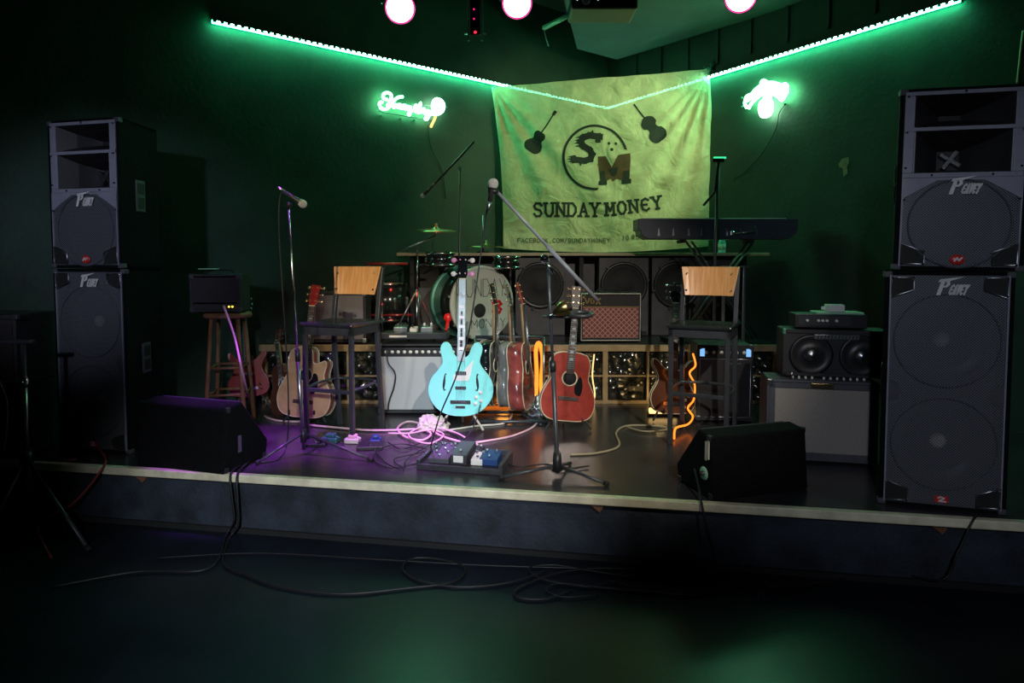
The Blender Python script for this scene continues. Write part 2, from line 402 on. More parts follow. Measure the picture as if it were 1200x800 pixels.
# torn bits of wood under the edge strip
for px, lab in ((700, 'small torn triangle of pale wood hanging below the stage edge strip'), (1105, 'small pale chip of wood below the edge strip under the right speaker stack'),
                (163, 'small pale nick of wood under the stage edge by the left speaker stack')):
    q = frontp(px, -.018); a = math.atan2(dF.y, dF.x)
    tag(MB().prism([(-.045, .0), (.03, .0), (.03, -.02), (.012, -.042)], -.006, .006, Matrix.Translation((q.x, q.y, ST - .042)) @ RZm(a)).build('wood_chip', 'oak'), lab, 'wood chip')

# low platform with a glass-block front
RY = 5.62
plat = thing('glass_block_platform', 'low black platform with amber framed glass-block front behind the guitars', 'platform', (0, RY, ST))
pts = [(-2.2, 0), (2.35, 0), (2.35, .95), (C2.x, 2.6), (-2.2, .12)]
MB().slab(pts, RZ - ST - .04, RZ - ST).build('platform_top', 'stage_black', plat, bevel=.004)
MB().slab([(-2.16, .05), (2.3, .05), (2.3, .9), (C2.x, 2.5), (-2.16, .1)], 0, RZ - ST - .04).build('core', 'black_matte', plat)
MB().box(-2.2, 2.35, -.02, .02, RZ - ST - .05, RZ - ST + .006).build('front_trim', 'amber_panel', plat, bevel=.004)
nb = 12; bw = (2.3 + 2.16) / nb
for i in range(nb + 1):
    x = -2.16 + i * bw; w = .022 if i % 2 == 0 else .010
    MB().box(x - w, x + w, -.015, .05, .0, RZ - ST - .05).build('post', 'amber_panel', plat)
for i in range(nb):
    x = -2.16 + i * bw
    for k, (z0, z1) in enumerate(((.03, .235), (.25, .45))):
        g = MB().box(x + .026, x + bw - .026, .0, .05, z0, z1).build('glass_block', 'glass_block', plat, bevel=.012)
MB().box(-2.16, 2.3, -.008, .05, 0, .028).build('bottom_rail', 'amber_panel', plat)
MB().box(-2.16, 2.3, -.004, .05, .235, .25).build('middle_rail', 'amber_panel', plat)

# back counter and the round-fronted speaker cabinets under it
bar = thing('back_counter', 'long narrow wooden shelf on grey panel under the banner', 'counter', (0, 6.3, RZ))
zs = atY(600, 296, 6.3).z - RZ
MB().slab([(-1.12, 0), (2.5, 0), (2.42, .2), (1.9, .62), (-.82, .44)], zs - .03, zs).build('shelf_top', 'shelf_wood', bar, bevel=.004)
MB().box(-1.02, 2.3, .25, .30, 0, zs - .03).build('panel', 'bar_grey', bar)
for x in (-1.0, .66, 2.26): MB().box(x, x + .04, .06, .25, 0, zs - .03).build('bracket', 'black_matte', bar)
def sub(px, lab, grp):
    c = atY(px, 340, 6.36); w = .245
    t = thing('speaker_cabinet', lab, 'speaker', (c.x, 6.36, RZ + .002), 0)
    hh = zs - .05
    MB().box(-w, w, .0, .17, 0, hh).build('cabinet', 'bar_grey', t, bevel=.01)
    zc = hh - .27
    MB().lathe([(.225, 0), (.232, .012), (.215, .02), (.2, .012)], Matrix.Translation((0, 0, zc)) @ AX_FRONT).build('rim', 'black_plastic', t)
    MB().lathe([(.2, .008), (.19, .012), (.17, .004), (.08, .0011), (.06, .012), (.03, .016), (0, .017)], Matrix.Translation((0, 0, zc)) @ AX_FRONT).build('cone', 'black_matte', t)
    for a in range(6):
        an = a * PI / 3 + .3; MB().box(-.012, .012, -.03, 0, .225, .25, Matrix.Translation((0, 0, zc)) @ Matrix.Rotation(an, 4, 'Y')).build('clip', 'black_metal', t)
    return t
sub(633, 'dark round-fronted speaker cabinet under shelf, leftmost, behind guitar necks', 1)
sub(731, 'round-fronted speaker cabinet under shelf, behind the maroon diamond-cloth amplifier', 1)
sub(793, 'round-fronted speaker cabinet under shelf, behind the right stool backrest', 1)

# ------------------------------------------------------------------ light strips
def strip(name, a, b, n, label):
    t = thing(name, label, 'led strip')
    off = Vector((n.x, n.y, 0)) * .03; a = a + off; b = b + off; d = (b - a); L = d.length; d.normalize()
    ang = math.atan2(d.y, d.x)
    m = Matrix.Translation(a) @ RZm(ang)
    MB().box(0, L, -.03, .03, -.006, .018, m).build('channel', 'black_metal', t)
    MB().cyl(a + Vector((n.x, n.y, 0)) * .012, b + Vector((n.x, n.y, 0)) * .012, .0135, n=10).build('diffuser', 'led_green', t)
    k = int(L / .055); leds = MB()
    for i in range(k):
        p = a + d * (.03 + i * .055) + Vector((n.x, n.y, 0)) * .0235
        leds.cyl(p - d * .012, p + d * .012, .0125, n=6)
    o = leds.build('led_row', 'led_core', t)
    return t
eps = .06
A3 = Vector((C2.x, C2.y, ZS))
strip('led_strip', A3 + Vector((dL.x, dL.y, 0)) * eps, SL, nL, 'glowing green light strip along the left wall, partly behind the banner')
strip('led_strip', A3 + Vector((dR.x, dR.y, 0)) * eps, SR, nR, 'glowing green light strip along the right wall, partly behind the banner')

# ------------------------------------------------------------------ banner
BA = onL(0) ; q = isect(Vector((0, 0)), Vector((ray(580, 100).x, ray(580, 100).y)), C2, dL) + nL * .09
r = isect(Vector((0, 0)), Vector((ray(830, 90).x, ray(830, 90).y)), C2, dR) + nR * .09
BP = Vector((q.x, q.y, 2)); bd = Vector((r.x - q.x, r.y - q.y, 0)).normalized(); BN = Vector((bd.y, -bd.x, 0))
if BN.y > 0: BN = -BN
def fold(px, py):
    """depth of the cloth's folds at a point of the banner"""
    u = (px - 578) / 255; v = (py - 90) / 205; z = 0
    # folds fanning out of the two hung corners
    for cx, cy, a0, sp, amp, n in ((576, 98, 62, 26, .055, 3), (832, 84, 108, 26, .058, 4)):
        dx, dy = px - cx, py - cy; rr = math.hypot(dx, dy); an = math.degrees(math.atan2(dy, dx)) - a0
        if rr > 1:
            z += amp * math.exp(-(an / sp) ** 2) * math.cos(an / sp * PI * n) * min(1, rr / 50) * math.exp(-rr / 150)
    z += .012 * math.sin(px * .045 + py * .02) + .006 * math.sin(px * .12 - py * .09 + 1) + .004 * math.sin(px * .21 + py * .17)
    z += .010 * math.sin(u * 9 + 1) * v
    return z
def bpt(px, py, off=0.0): return onPlane(px, py, BP, BN) + BN * (fold(px, py) + off)
def bcorner(u, v):
    tl, tr, bl, br = (576, 102), (831, 81), (590, 291), (835, 288)
    x = (tl[0] * (1 - u) + tr[0] * u) * (1 - v) + (bl[0] * (1 - u) + br[0] * u) * v
    y = (tl[1] * (1 - u) + tr[1] * u) * (1 - v) + (bl[1] * (1 - u) + br[1] * u) * v
    y += 6 * math.sin(PI * u) * v - 0 * math.sin(PI * u) * (1 - v); x += 4 * math.sin(PI * v) * (1 - u) + 2 * math.sin(PI * v * 2) * u
    return x, y
ban = thing('band_banner', 'large pale cloth banner with guitar silhouettes and lettering hung across the corner', 'banner', (BP.x, BP.y, 1.7))
inv = Matrix.Translation(-ban.location)
nu, nv = 110, 90; mb = MB()
vs = []
for j in range(nv + 1):
    for i in range(nu + 1):
        vs.append(bpt(*bcorner(i / nu, j / nv)))
mb.add(vs, [[j * (nu + 1) + i, j * (nu + 1) + i + 1, (j + 1) * (nu + 1) + i + 1, (j + 1) * (nu + 1) + i] for j in range(nv) for i in range(nu)], True, inv)
mb.build('cloth', 'banner_cloth', ban)
def decal(name, polys, m='ink', off=.006, maxe=4.0):
    bm = bmesh.new()
    for P in polys:
        vv = [bm.verts.new((p[0], p[1], 0)) for p in P]
        try: bm.faces.new(vv)
        except ValueError: pass
    bmesh.ops.triangulate(bm, faces=bm.faces)
    for _ in range(6):
        ed = [e for e in bm.edges if e.calc_length() > maxe]
        if not ed: break
        bmesh.ops.subdivide_edges(bm, edges=ed, cuts=1); bmesh.ops.triangulate(bm, faces=bm.faces)
    for v in bm.verts: v.co = inv @ bpt(v.co.x, v.co.y, off)
    me = bpy.data.meshes.new(name); bm.to_mesh(me); bm.free(); me.materials.append(M[m])
    o = bpy.data.objects.new(name, me); COL.objects.link(o); o.parent = ban; return o
fl = lambda polys: [[(p[0], -p[1]) for p in P] for P in polys]
# name of the band
lines = []
x0 = 625.5; adv = 15.6
def base(px): return -(252.5 + 0.6 - 9.5 * max(0, (px - 690) / 85) ** 1.6 + 0)      # y-down to y-up
def rotf(px): return .0 if px < 690 else .16 * (px - 690) / 80
polys = text_polys('SUNDAY', 626, 0, 15, 8.6, 4.8, 2.7, True, 0, base, rotf) + text_polys('MONeY', 711, 0, 14, 8.6, 5.2, 2.7, True, 0, base, rotf)
decal('band_name', fl(polys))
decal('small_print', fl(text_polys('FACEBOOK.COM/SUNDAYMONEY', 607, -284, 4.6, 2.9, 1.65, .85)), 'ink_faint')
decal('small_print', fl(text_polys('IG', 729, -281, 4.6, 2.9, 1.6, .85)), 'ink_faint')
decal('small_print', fl(text_polys('@SUNDAYMONEY', 740, -280, 5, 3.4, 2.0, .9)), 'ink_faint')
# rope circle
cc = (697.5, 184.5); R = 37.0; rp = []
a = math.radians(30); N = 66
for i in range(N):
    t = math.radians(84) + (2 * PI - math.radians(100)) * i / N       # gap at the lower right where the M stands
    t2 = t + .075
    rp.append([(cc[0] + math.cos(t) * (R - 1.4), cc[1] + math.sin(t) * (R - 1.4)), (cc[0] + math.cos(t + .03) * (R + 1.5), cc[1] + math.sin(t + .03) * (R + 1.5)),
               (cc[0] + math.cos(t2 + .035) * (R + 1.5), cc[1] + math.sin(t2 + .035) * (R + 1.5)), (cc[0] + math.cos(t2) * (R - 1.4), cc[1] + math.sin(t2) * (R - 1.4))])
decal('rope_circle', rp)
# ragged S with a dollar bar
def crop(P, s=.2125, ox=640, oy=130): return [(ox + x * s, oy + y * s) for x, y in P]
S_ = [(298, 142), (240, 136), (206, 146), (190, 168), (204, 192), (240, 214), (254, 238), (244, 264), (212, 274), (150, 268)]
sp = stroke_poly([(x, y) for x, y in S_], 35)
sp += [[(268, 124), (302, 120), (300, 176), (272, 176)], [(134, 250), (164, 244), (166, 288), (142, 292)]]
for x, y in ((196, 142), (190, 158), (186, 174), (192, 190), (158, 250), (150, 264), (156, 278)): sp.append([(x, y - 7), (x, y + 7), (x - 38, y + 6)])
sp += [[(246, 122), (264, 122), (256, 104)], [(180, 284), (200, 284), (190, 306)]]
decal('letter_s', [crop([tuple(p) for p in q]) for q in sp], maxe=3)
M_ = [(286, 250), (330, 248), (362, 310), (398, 242), (464, 232), (466, 262), (454, 264), (460, 372), (470, 376), (468, 398), (418, 402), (417, 380), (424, 376), (420, 300), (388, 372), (372, 388), (356, 372), (326, 304), (326, 380), (336, 384), (336, 406), (290, 410), (290, 388), (300, 384), (298, 276), (286, 274)]
decal('letter_m', [crop(M_)], 'ink_brown', maxe=3)
decal('letter_m_shade', [crop([(300, 330), (324, 330), (326, 380), (336, 384), (336, 406), (290, 410), (290, 388), (300, 384)]), crop([(426, 330), (458, 326), (460, 372), (470, 376), (468, 398), (418, 402), (417, 380), (424, 376)]), crop([(340, 320), (366, 352), (396, 310), (388, 350), (376, 362), (356, 350)])], 'ink', .009, 3)
def disc(c, rx, ry=None, n=10): ry = ry or rx; return [(c[0] + rx * math.cos(2 * PI * i / n), c[1] + ry * math.sin(2 * PI * i / n)) for i in range(n)]
decal('three_dots', [disc((713.6, 168), 1.7), disc((721.8, 168), 1.7), disc((717, 175), 1.9)])
def silhouette(c, ang, outline, neck0, neck1, headw, nm):
    ca, sa = math.cos(ang), math.sin(ang)
    tr = lambda P: [(c[0] + x * ca - y * sa, c[1] - (x * sa + y * ca)) for x, y in P]
    body = [(p.x, p.y) for p in catmull([(x, y, 0) for x, y in outline], True, 5)]
    decal(nm, [tr(body), tr([(-.9, neck0), (.9, neck0), (.8, neck1), (-.8, neck1)]), tr([(-headw, neck1), (headw, neck1), (headw * 1.2, neck1 + 6), (-headw * 1.2, neck1 + 6)])], maxe=5)
gb = [(0, -13), (7, -12), (10.5, -6), (9, 0), (6, 4), (7.2, 9), (5, 13), (0, 13.5), (-5, 13), (-7.2, 9), (-6, 4), (-9, 0), (-10.5, -6), (-7, -12)]
silhouette((627.5, 167), math.radians(-33), gb, 12, 38, 1.7, 'guitar_silhouette')
vb = [(0, -17), (7, -16), (11, -10), (9.5, -4), (6.5, -1), (6, 3), (9, 6), (8.5, 12), (4, 16), (0, 17), (-4, 16), (-8.5, 12), (-9, 6), (-6, 3), (-6.5, -1), (-9.5, -4), (-11, -10), (-7, -16)]
silhouette((765.5, 151), math.radians(38), vb, 15, 31, 1.0, 'fiddle_silhouette')
# hooks at the corners
for px, py, lab, pn in ((578, 101, 'small metal hook holding the left corner of the banner', BP), (829, 83, 'knot of cord and hook at the banner right corner', BP)):
    p = bpt(px, py, .012); h = thing('banner_hook', lab, 'hook', p)
    MB().tube(catmull([(0, 0, -.04), (.02, -.01, -.01), (.015, .0, .03), (-.02, .01, .02), (-.03, .04, .05)]), .006).build('hook', 'green_pipe', h)
    if px > 800: MB().tube(catmull([(.0, 0, 0), (.05, -.02, .05), (.10, 0, .07), (.12, .0, .03), (.07, .01, .0), (.03, 0, .06), (.09, .01, .10), (.15, 0, .06)]), .008).build('cord', 'green_pipe', h)

# ------------------------------------------------------------------ neon signs
def on_wall(px, py, n, off):
    nn = Vector((n.x, n.y, 0)); return onPlane(px, py, Vector((C2.x, C2.y, 0)) + nn * off, nn)
def neon(name, label, strokes, n, scale, ox, oy, bars, posts, cord):
    o = on_wall(ox + 40, oy + 40, n, .0); t = thing(name, label, 'neon sign', o); iv = Matrix.Translation(-o)
    for nm, m, r_, P in strokes:
        pts = [on_wall(ox + x * scale, oy + y * scale, n, .085) for x, y in P]
        MB().tube(catmull(pts, False, 5), r_, 8, mtx=iv).build(nm, m, t)
    for a, b in bars: MB().cyl(on_wall(ox + a[0] * scale, oy + a[1] * scale, n, .055), on_wall(ox + b[0] * scale, oy + b[1] * scale, n, .055), .006, n=8, mtx=iv).build('mounting_bar', 'black_metal', t)
    for a in posts: MB().cyl(on_wall(ox + a[0] * scale, oy + a[1] * scale, n, .0), on_wall(ox + a[0] * scale, oy + a[1] * scale, n, .1), .010, n=8, mtx=iv).build('standoff', 'green_pipe', t)
    MB().tube(catmull([on_wall(ox + x * scale, oy + y * scale, n, .02) for x, y in cord]), .005, 6, mtx=iv).build('power_cord', 'cable_black', t)
    return t
RN = .0125
yu = [('letter_tube', 'neon_green', RN, [(262, 290), (225, 285), (205, 250), (222, 212), (262, 204), (305, 222), (312, 262), (292, 318), (258, 372)]),
      ('letter_tube', 'neon_green', RN, [(458, 255), (400, 262), (345, 305), (300, 365), (250, 410), (205, 412), (168, 385), (160, 345), (180, 322), (200, 330)]),
      ('letter_tube', 'neon_green', RN * .75, [(335, 340), (330, 385), (352, 392), (372, 350), (372, 385), (395, 392)]),
      ('letter_tube', 'neon_green', RN * .75, [(395, 385), (425, 375), (425, 352), (402, 355), (402, 390), (430, 402), (448, 392)]),
      ('letter_tube', 'neon_green', RN, [(448, 360), (455, 415), (458, 372), (490, 365), (490, 410), (505, 415)]),
      ('letter_tube', 'neon_green', RN * .75, [(560, 385), (525, 375), (512, 402), (535, 425), (562, 400), (565, 385), (560, 450), (545, 490), (525, 478), (540, 450), (580, 435)]),
      ('letter_tube', 'neon_green', RN * .75, [(585, 435), (618, 410), (640, 370), (622, 360), (608, 400), (622, 448), (645, 448)]),
      ('letter_tube', 'neon_green', RN * .75, [(650, 390), (650, 450), (668, 455), (690, 340), (676, 352), (680, 455)]),
      ('letter_tube', 'neon_green', RN * .75, [(695, 400), (695, 465), (705, 415), (735, 410), (732, 465), (750, 475)]),
      ('letter_tube', 'neon_green', RN * .75, [(800, 440), (762, 430), (752, 460), (775, 482), (802, 455), (800, 440), (795, 500), (770, 545), (742, 540), (760, 500), (820, 480)]),
      ('emblem_tube', 'neon_white', RN, [(950, 300), (905, 282), (860, 300), (838, 360), (845, 430), (885, 470), (935, 465), (975, 420), (980, 350), (950, 300)]),
      ('emblem_tube', 'neon_white', RN, [(935, 330), (900, 315), (870, 350), (870, 405), (900, 440), (940, 425), (955, 380), (930, 345), (900, 360), (905, 400)]),
      ('emblem_tube', 'neon_white', RN, [(830, 440), (850, 480), (880, 480)]),
      ('emblem_tail', 'neon_orange', RN, [(880, 495), (862, 545), (835, 600), (818, 640)])]
neon('neon_sign', 'green script neon sign with round emblem on the left wall', yu, nL, .0917, 430, 90,
     [((150, 440), (820, 560)), ((150, 330), (1010, 385))], [(180, 500), (425, 540), (600, 560), (1015, 390), (160, 380)], [(780, 600), (820, 900), (960, 1200), (1010, 1560)])
ar = [('letter_tube', 'neon_green', RN * 1.2, P) for P in (
      [(290, 525), (262, 470), (285, 380), (350, 350), (400, 290), (470, 235)],
      [(310, 540), (350, 470), (420, 400), (480, 345), (500, 260), (482, 190), (520, 165), (560, 195)],
      [(290, 440), (335, 400), (385, 400), (370, 350), (420, 360), (415, 300), (460, 320)],
      [(480, 300), (520, 210), (540, 330), (580, 200), (600, 330), (640, 205), (650, 335), (690, 215), (700, 350), (745, 230), (740, 380), (785, 240), (770, 400)],
      [(560, 195), (640, 195), (740, 222), (800, 215), (825, 235), (825, 310), (790, 380), (755, 425), (715, 385), (640, 345), (560, 345), (490, 352)])]
ar += [('figure_tube', 'neon_white', RN * 1.2, P) for P in (
      [(530, 375), (520, 420), (470, 470), (460, 560), (485, 630), (530, 645), (590, 620), (622, 550), (620, 470), (600, 420), (600, 375)],
      [(560, 380), (560, 440), (505, 490), (500, 580), (540, 610), (580, 570), (585, 490), (560, 440)], [(545, 480), (530, 540), (550, 580), (560, 500)])]
neon('neon_sign', 'bright arched green neon sign with hanging oval figure on the right wall', ar, nR, .0875, 850, 80,
     [((225, 390), (790, 300)), ((225, 510), (330, 510))], [(225, 392), (225, 512), (800, 480)], [(800, 490), (720, 600), (680, 800), (520, 1100), (300, 1350), (100, 1500)])

# small leftovers on the walls
p = on_wall(989, 194, nR, .004)
a = math.atan2(dR.y, dR.x)
tag(MB().prism([(-.05, .02), (-.02, .06), (.04, .07), (.05, .02), (.03, -.01), (.035, -.07), (.0, -.10), (-.01, -.02), (-.04, -.01)], -.003, .003, Matrix.Translation(p) @ RZm(a)).build('wall_scrap', 'wall_scuff'), 'small torn yellowish scrap stuck on the right wall', 'scrap')
pts = [on_wall(x, y, nR, .02) for x, y in ((1200, 36), (1197, 60), (1193, 98))]
tag(MB().tube(catmull(pts), .012, 8).build('wall_cable', 'cable_tan'), 'pale cable curving down the right wall above the speaker stack', 'cable')
# ------------------------------------------------------------------ big speaker cabinets
PW = .28
def flat(polys, y, mtx=None, th=.003):
    b = MB()
    for P in polys: b.prism([(p[0], p[1]) for p in P], y - th, y, mtx)
    return b
def peavey(x, z, s):
    big = [[(.08, -.02), (.21, -.02), (.38, .90), (.25, .90)], [(.14, .78), (.20, .95), (1.0, 1.12), (.50, .84)],
           [(.36, .92), (.52, .90), (.53, .62), (.42, .46), (.25, .44), (.27, .55), (.38, .57), (.42, .66), (.41, .80), (.34, .80)]]
    out = [[(x + u * s, z + v * s * .62) for u, v in P] for P in big]
    let = text_polys('eAVeY', x + s * .48, z + s * .02, s * .36, s * .078, s * .040, s * .055, False, .35)
    return out, let
def port(t, x0, x1, z0, z1, cut):
    """corner port: 'cut' is the clipped corner"""
    c = {'tr': [(x0, z0), (x1, z0), (x1, z0 + (z1 - z0) * .62), (x0, z1)], 'tl': [(x0, z0), (x1, z0), (x1, z1), (x0, z0 + (z1 - z0) * .62)],
         'br': [(x0, z0), (x1, z0 + (z1 - z0) * .38), (x1, z1), (x0, z1)], 'bl': [(x0, z0 + (z1 - z0) * .38), (x1, z0), (x1, z1), (x0, z1)]}[cut]
    MB().prism(c, -.0075, .06).build('port', 'black_matte', t)
    MB().tube([(p[0], -.008, p[1]) for p in c], .0045, 6, closed=True).build('port_rim', 'steel', t)
def cab_shell(t, h, d=.42, tp=.10):
    w = PW; b = MB()
    o = [(-w, 0), (w, 0), (w - tp, d), (-w + tp, d)]
    b.slab([(-w, 0), (-w + .018, 0), (-w + tp + .018, d), (-w + tp, d)], 0, h)
    b.slab([(w - .018, 0), (w, 0), (w - tp, d), (w - tp - .018, d)], 0, h)
    b.slab(o, 0, .018); b.slab(o, h - .018, h); b.slab([(-w + tp, d - .018), (w - tp, d - .018), (w - tp, d), (-w + tp, d)], 0, h)
    b.build('cabinet', 'black_carpet', t)
    for sx in (-1, 1):
        for z in (0, h):
            s = 1 if z == 0 else -1; x = sx * w
            k = MB().box(min(x - sx * .035, x + sx * .003), max(x - sx * .035, x + sx * .003), -.004, .035, min(z, z + s * .03), max(z, z + s * .03))
            k.build('corner_bracket', 'tolex_grey', t, bevel=.006)
    # handle cup on each side
    for sx in (-1, 1):
        ang = -sx * math.atan2(tp, d); m = Matrix.Translation((sx * (w - tp * .5), d * .5, h * .5)) @ RZm(-ang if 0 else sx * math.atan2(tp, d))
        MB().box(-.006, .006, -.05, .05, -.10, .10, m).build('handle_plate', 'tolex_grey', t, bevel=.003)
        for z_ in (.01, -.08): MB().box(-.009, .009, -.035, .035, z_, z_ + .07, m).build('handle_cup', 'black_matte', t)
def bolts(t, P):
    for x, z in P: MB().lathe([(0, .006), (.005, .0045), (.0065, 0)], Matrix.Translation((x, -.010, z)) @ AX_FRONT, 8).build('bolt', 'chrome', t)
def upper_cab(label, loc, rot, group):
    t = thing('speaker_cabinet', label, 'speaker', loc, rot, group); h = .92; cab_shell(t, h); w = PW - .022
    # moulded face with the two horn mouths
    mouths = ((-.215, .215, .725, .885), (-.205, .205, .495, .705)); fy = -.006; zt = .905; zb = .47
    b = MB()
    b.box(-w, w, fy, .012, .885, zt); b.box(-w, w, fy - .004, .012, .705, .725); b.box(-w, w, fy, .012, zb, .495)
    b.box(-w, -.213, fy, .012, .495, .885); b.box(.213, w, fy, .012, .495, .885)
    b.box(-.213, -.205, fy, .012, .495, .705); b.box(.205, .213, fy, .012, .495, .705)
    b.prism([(-w, .36), (-w, .47), (w, .47), (w, .36), (.10, .455), (-.10, .455)], fy, .012)
    b.build('horn_bezel', 'panel_grey', t, bevel=.003)
    for i, (x0, x1, z0, z1) in enumerate(mouths):
        zc = (z0 + z1) / 2 - (.02 if i else 0); cs = [(x0, 0, z0), (x1, 0, z0), (x1, 0, z1), (x0, 0, z1)]
        tw, th = (.05, .05) if i else (.05, .012); tc = [(-tw, .20, zc - th), (tw, .20, zc - th), (tw, .20, zc + th), (-tw, .20, zc + th)]
        mid = [tuple((a * .45 + c * .55) for a, c in zip(p, q)) for p, q in zip(cs, tc)]
        mid = [(p[0] * 1.1, .085, p[2]) for p in mid]
        n = MB(); n.add(cs + mid + tc, [[k, (k + 1) % 4, 4 + (k + 1) % 4, 4 + k] for k in range(4)] + [[4 + k, 4 + (k + 1) % 4, 8 + (k + 1) % 4, 8 + k] for k in range(4)] + [[8, 9, 10, 11]])
        n.build('horn', 'black_plastic', t)
        if i:
            pg = MB()
            for k in range(4):
                an = k * PI / 2 + .6; pg.box(0, .055, -.03, .002, -.010, .010, Matrix.Translation((0, .185, zc)) @ Matrix.Rotation(an, 4, 'Y'))
            pg.build('phase_plug', 'steel', t, bevel=.003)
    # woofer behind perforated steel
    zc = .237
    MB().prism([(-w, .02), (w, .02), (w, .47), (-w, .47)], .075, .08).build('baffle', 'black_matte', t)
    MB().lathe([(.215, 0), (.20, .012), (.18, 0), (.08, -.045), (.065, -.03), (.04, -.015), (0, -.010)], Matrix.Translation((0, .07, zc)) @ AX_FRONT).build('woofer_cone', 'black_plastic', t)
    MB().add([(-w, 0, .02), (w, 0, .02), (w, 0, .465), (-w, 0, .465)], [(0, 1, 2, 3)]).build('grille', 'perforated', t)
    MB().tube([(.222 * math.cos(a), -.004, zc + .222 * math.sin(a)) for a in (2 * PI * k / 40 for k in range(40))], .005, 6, True).build('grille_ring', 'tolex_grey', t)
    port(t, -w + .008, -.145, .03, .135, 'tr'); port(t, .145, w - .008, .03, .135, 'tl')
    [MB().box(a_, a_ + .008, -.008, .0, .02, .47).build('grille_edge', 'panel_grey', t) for a_ in (-w, w - .008)]
    big, let = peavey(-.065, .385, .13); MB_ = flat(big + let, -.012); MB_.build('logo', 'logo_white', t)['label'] = 'white slanted lettering Peavey'
    MB().lathe([(0, .006), (.028, .006), (.033, 0)], Matrix.Translation((0, -.006, .055)) @ Matrix.Scale(.8, 4, (0, 0, 1)) @ AX_FRONT, 24).build('badge', 'red_badge', t)
    flat(stroke_poly([(-.015, .048), (-.004, .064), (.004, .05), (.016, .064)], .007), -.0125).build('badge_mark', 'logo_white', t)
    bolts(t, [(-w + .012, z) for z in (.36, .52, .70, .88)] + [(w - .012, z) for z in (.36, .52, .70, .88)] + [(0, .896), (-.13, .482), (.13, .482), (-w + .012, .03), (-.15, .03), (.15, .03), (w - .012, .03)])
    return t
def lower_cab(label, loc, rot, group):
    t = thing('speaker_cabinet', label, 'speaker', loc, rot, group); h = 1.195; cab_shell(t, h); w = PW - .022
    MB().prism([(-w, .02), (w, .02), (w, h - .02), (-w, h - .02)], .085, .09).build('baffle', 'black_matte', t)
    for zc in (.33, .85):
        MB().lathe([(.215, 0), (.20, .012), (.18, 0), (.08, -.045), (.065, -.03)], Matrix.Translation((0, .075, zc)) @ AX_FRONT).build('woofer_cone', 'black_plastic', t)
        MB().lathe([(.038, .0), (.034, .014), (.02, .024), (0, .028)], Matrix.Translation((.0, .075, zc)) @ AX_FRONT).build('dust_cap', 'offwhite', t)  # bright reflection on the cap put into its off-white colour
        MB().tube([(.232 * math.cos(a), -.003, zc + .232 * math.sin(a)) for a in (2 * PI * k / 40 for k in range(40))], .004, 6, True).build('grille_ring', 'tolex_grey', t)
    MB().add([(-w, 0, .02), (w, 0, .02), (w, 0, h - .02), (-w, 0, h - .02)], [(0, 1, 2, 3)]).build('grille', 'perforated', t)
    port(t, -w + .008, -.15, .03, .13, 'tr'); port(t, .15, w - .008, .03, .13, 'tl')
    port(t, -w + .008, -.15, h - .13, h - .03, 'br'); port(t, .15, w - .008, h - .13, h - .03, 'bl')
    for sx in (-1, 1): MB().prism([(sx * (w - .001), .53), (sx * (w - .05), .545), (sx * (w - .07), .59), (sx * (w - .05), .635), (sx * (w - .001), .65)], -.003, -.001).build('side_scoop', 'tolex_grey', t)
    [MB().box(a_, a_ + .008, -.008, .0, .02, h - .02).build('grille_edge', 'panel_grey', t) for a_ in (-w, w - .008)]
    big, let = peavey(-.065, h - .115, .13); flat(big + let, -.012).build('logo', 'logo_white', t)['label'] = 'white slanted lettering Peavey'
    flat([[(-.03, .035), (.03, .035), (.03, .07), (-.03, .07)]], -.006).build('badge', 'red_badge', t)
    flat(stroke_poly([(-.016, .06), (-.005, .066), (.012, .06), (-.012, .044), (.018, .044)], .006), -.0105).build('badge_mark', 'logo_white', t)
    bolts(t, [(sx * x, z) for sx in (-1, 1) for x, z in ((w - .012, .035), (.155, .035), (w - .012, h - .035), (.155, h - .035), (w - .012, h - .12), (w - .012, .12))])
    return t
def yaw_of(a, b): return math.atan2(b.y - a.y, b.x - a.x)
A = onZ(1037, 590); B = onZ(1170, 603); yR = yaw_of(A, B); mR = (A + B) / 2
lower_cab('tall black two-woofer speaker cabinet at the bottom of the right stack', (mR.x, mR.y, ST), yR, None)
off = Vector((math.cos(yR), math.sin(yR), 0)) * .035
upper_cab('black speaker cabinet with horn mouths on top of the right stack', (mR.x + off.x, mR.y + off.y + .005, ST + 1.20), (0, .014, yR + .02), None).scale.z = .97
B = onZ(153, 532)
best = None
for k in range(-60, 20):
    a_ = math.radians(k * .5); q = Vector((B.x - 2 * PW * math.cos(a_), B.y - 2 * PW * math.sin(a_)))
    e = abs(proj((q.x, q.y, ST))[0] - 70)
    if best is None or e < best[0]: best = (e, a_, q)
yL = best[1]; mL = (Vector((B.x, B.y)) + best[2]) / 2; print('yL', yL)
lower_cab('tall dim two-woofer speaker cabinet at the bottom of the left stack', (mL.x, mL.y, ST), yL, None)
upper_cab('black speaker cabinet with horn mouths on top of the left stack', (mL.x - .012, mL.y + .005, ST + 1.20), (0, 0, yL - .02), None).scale.z = 1.035

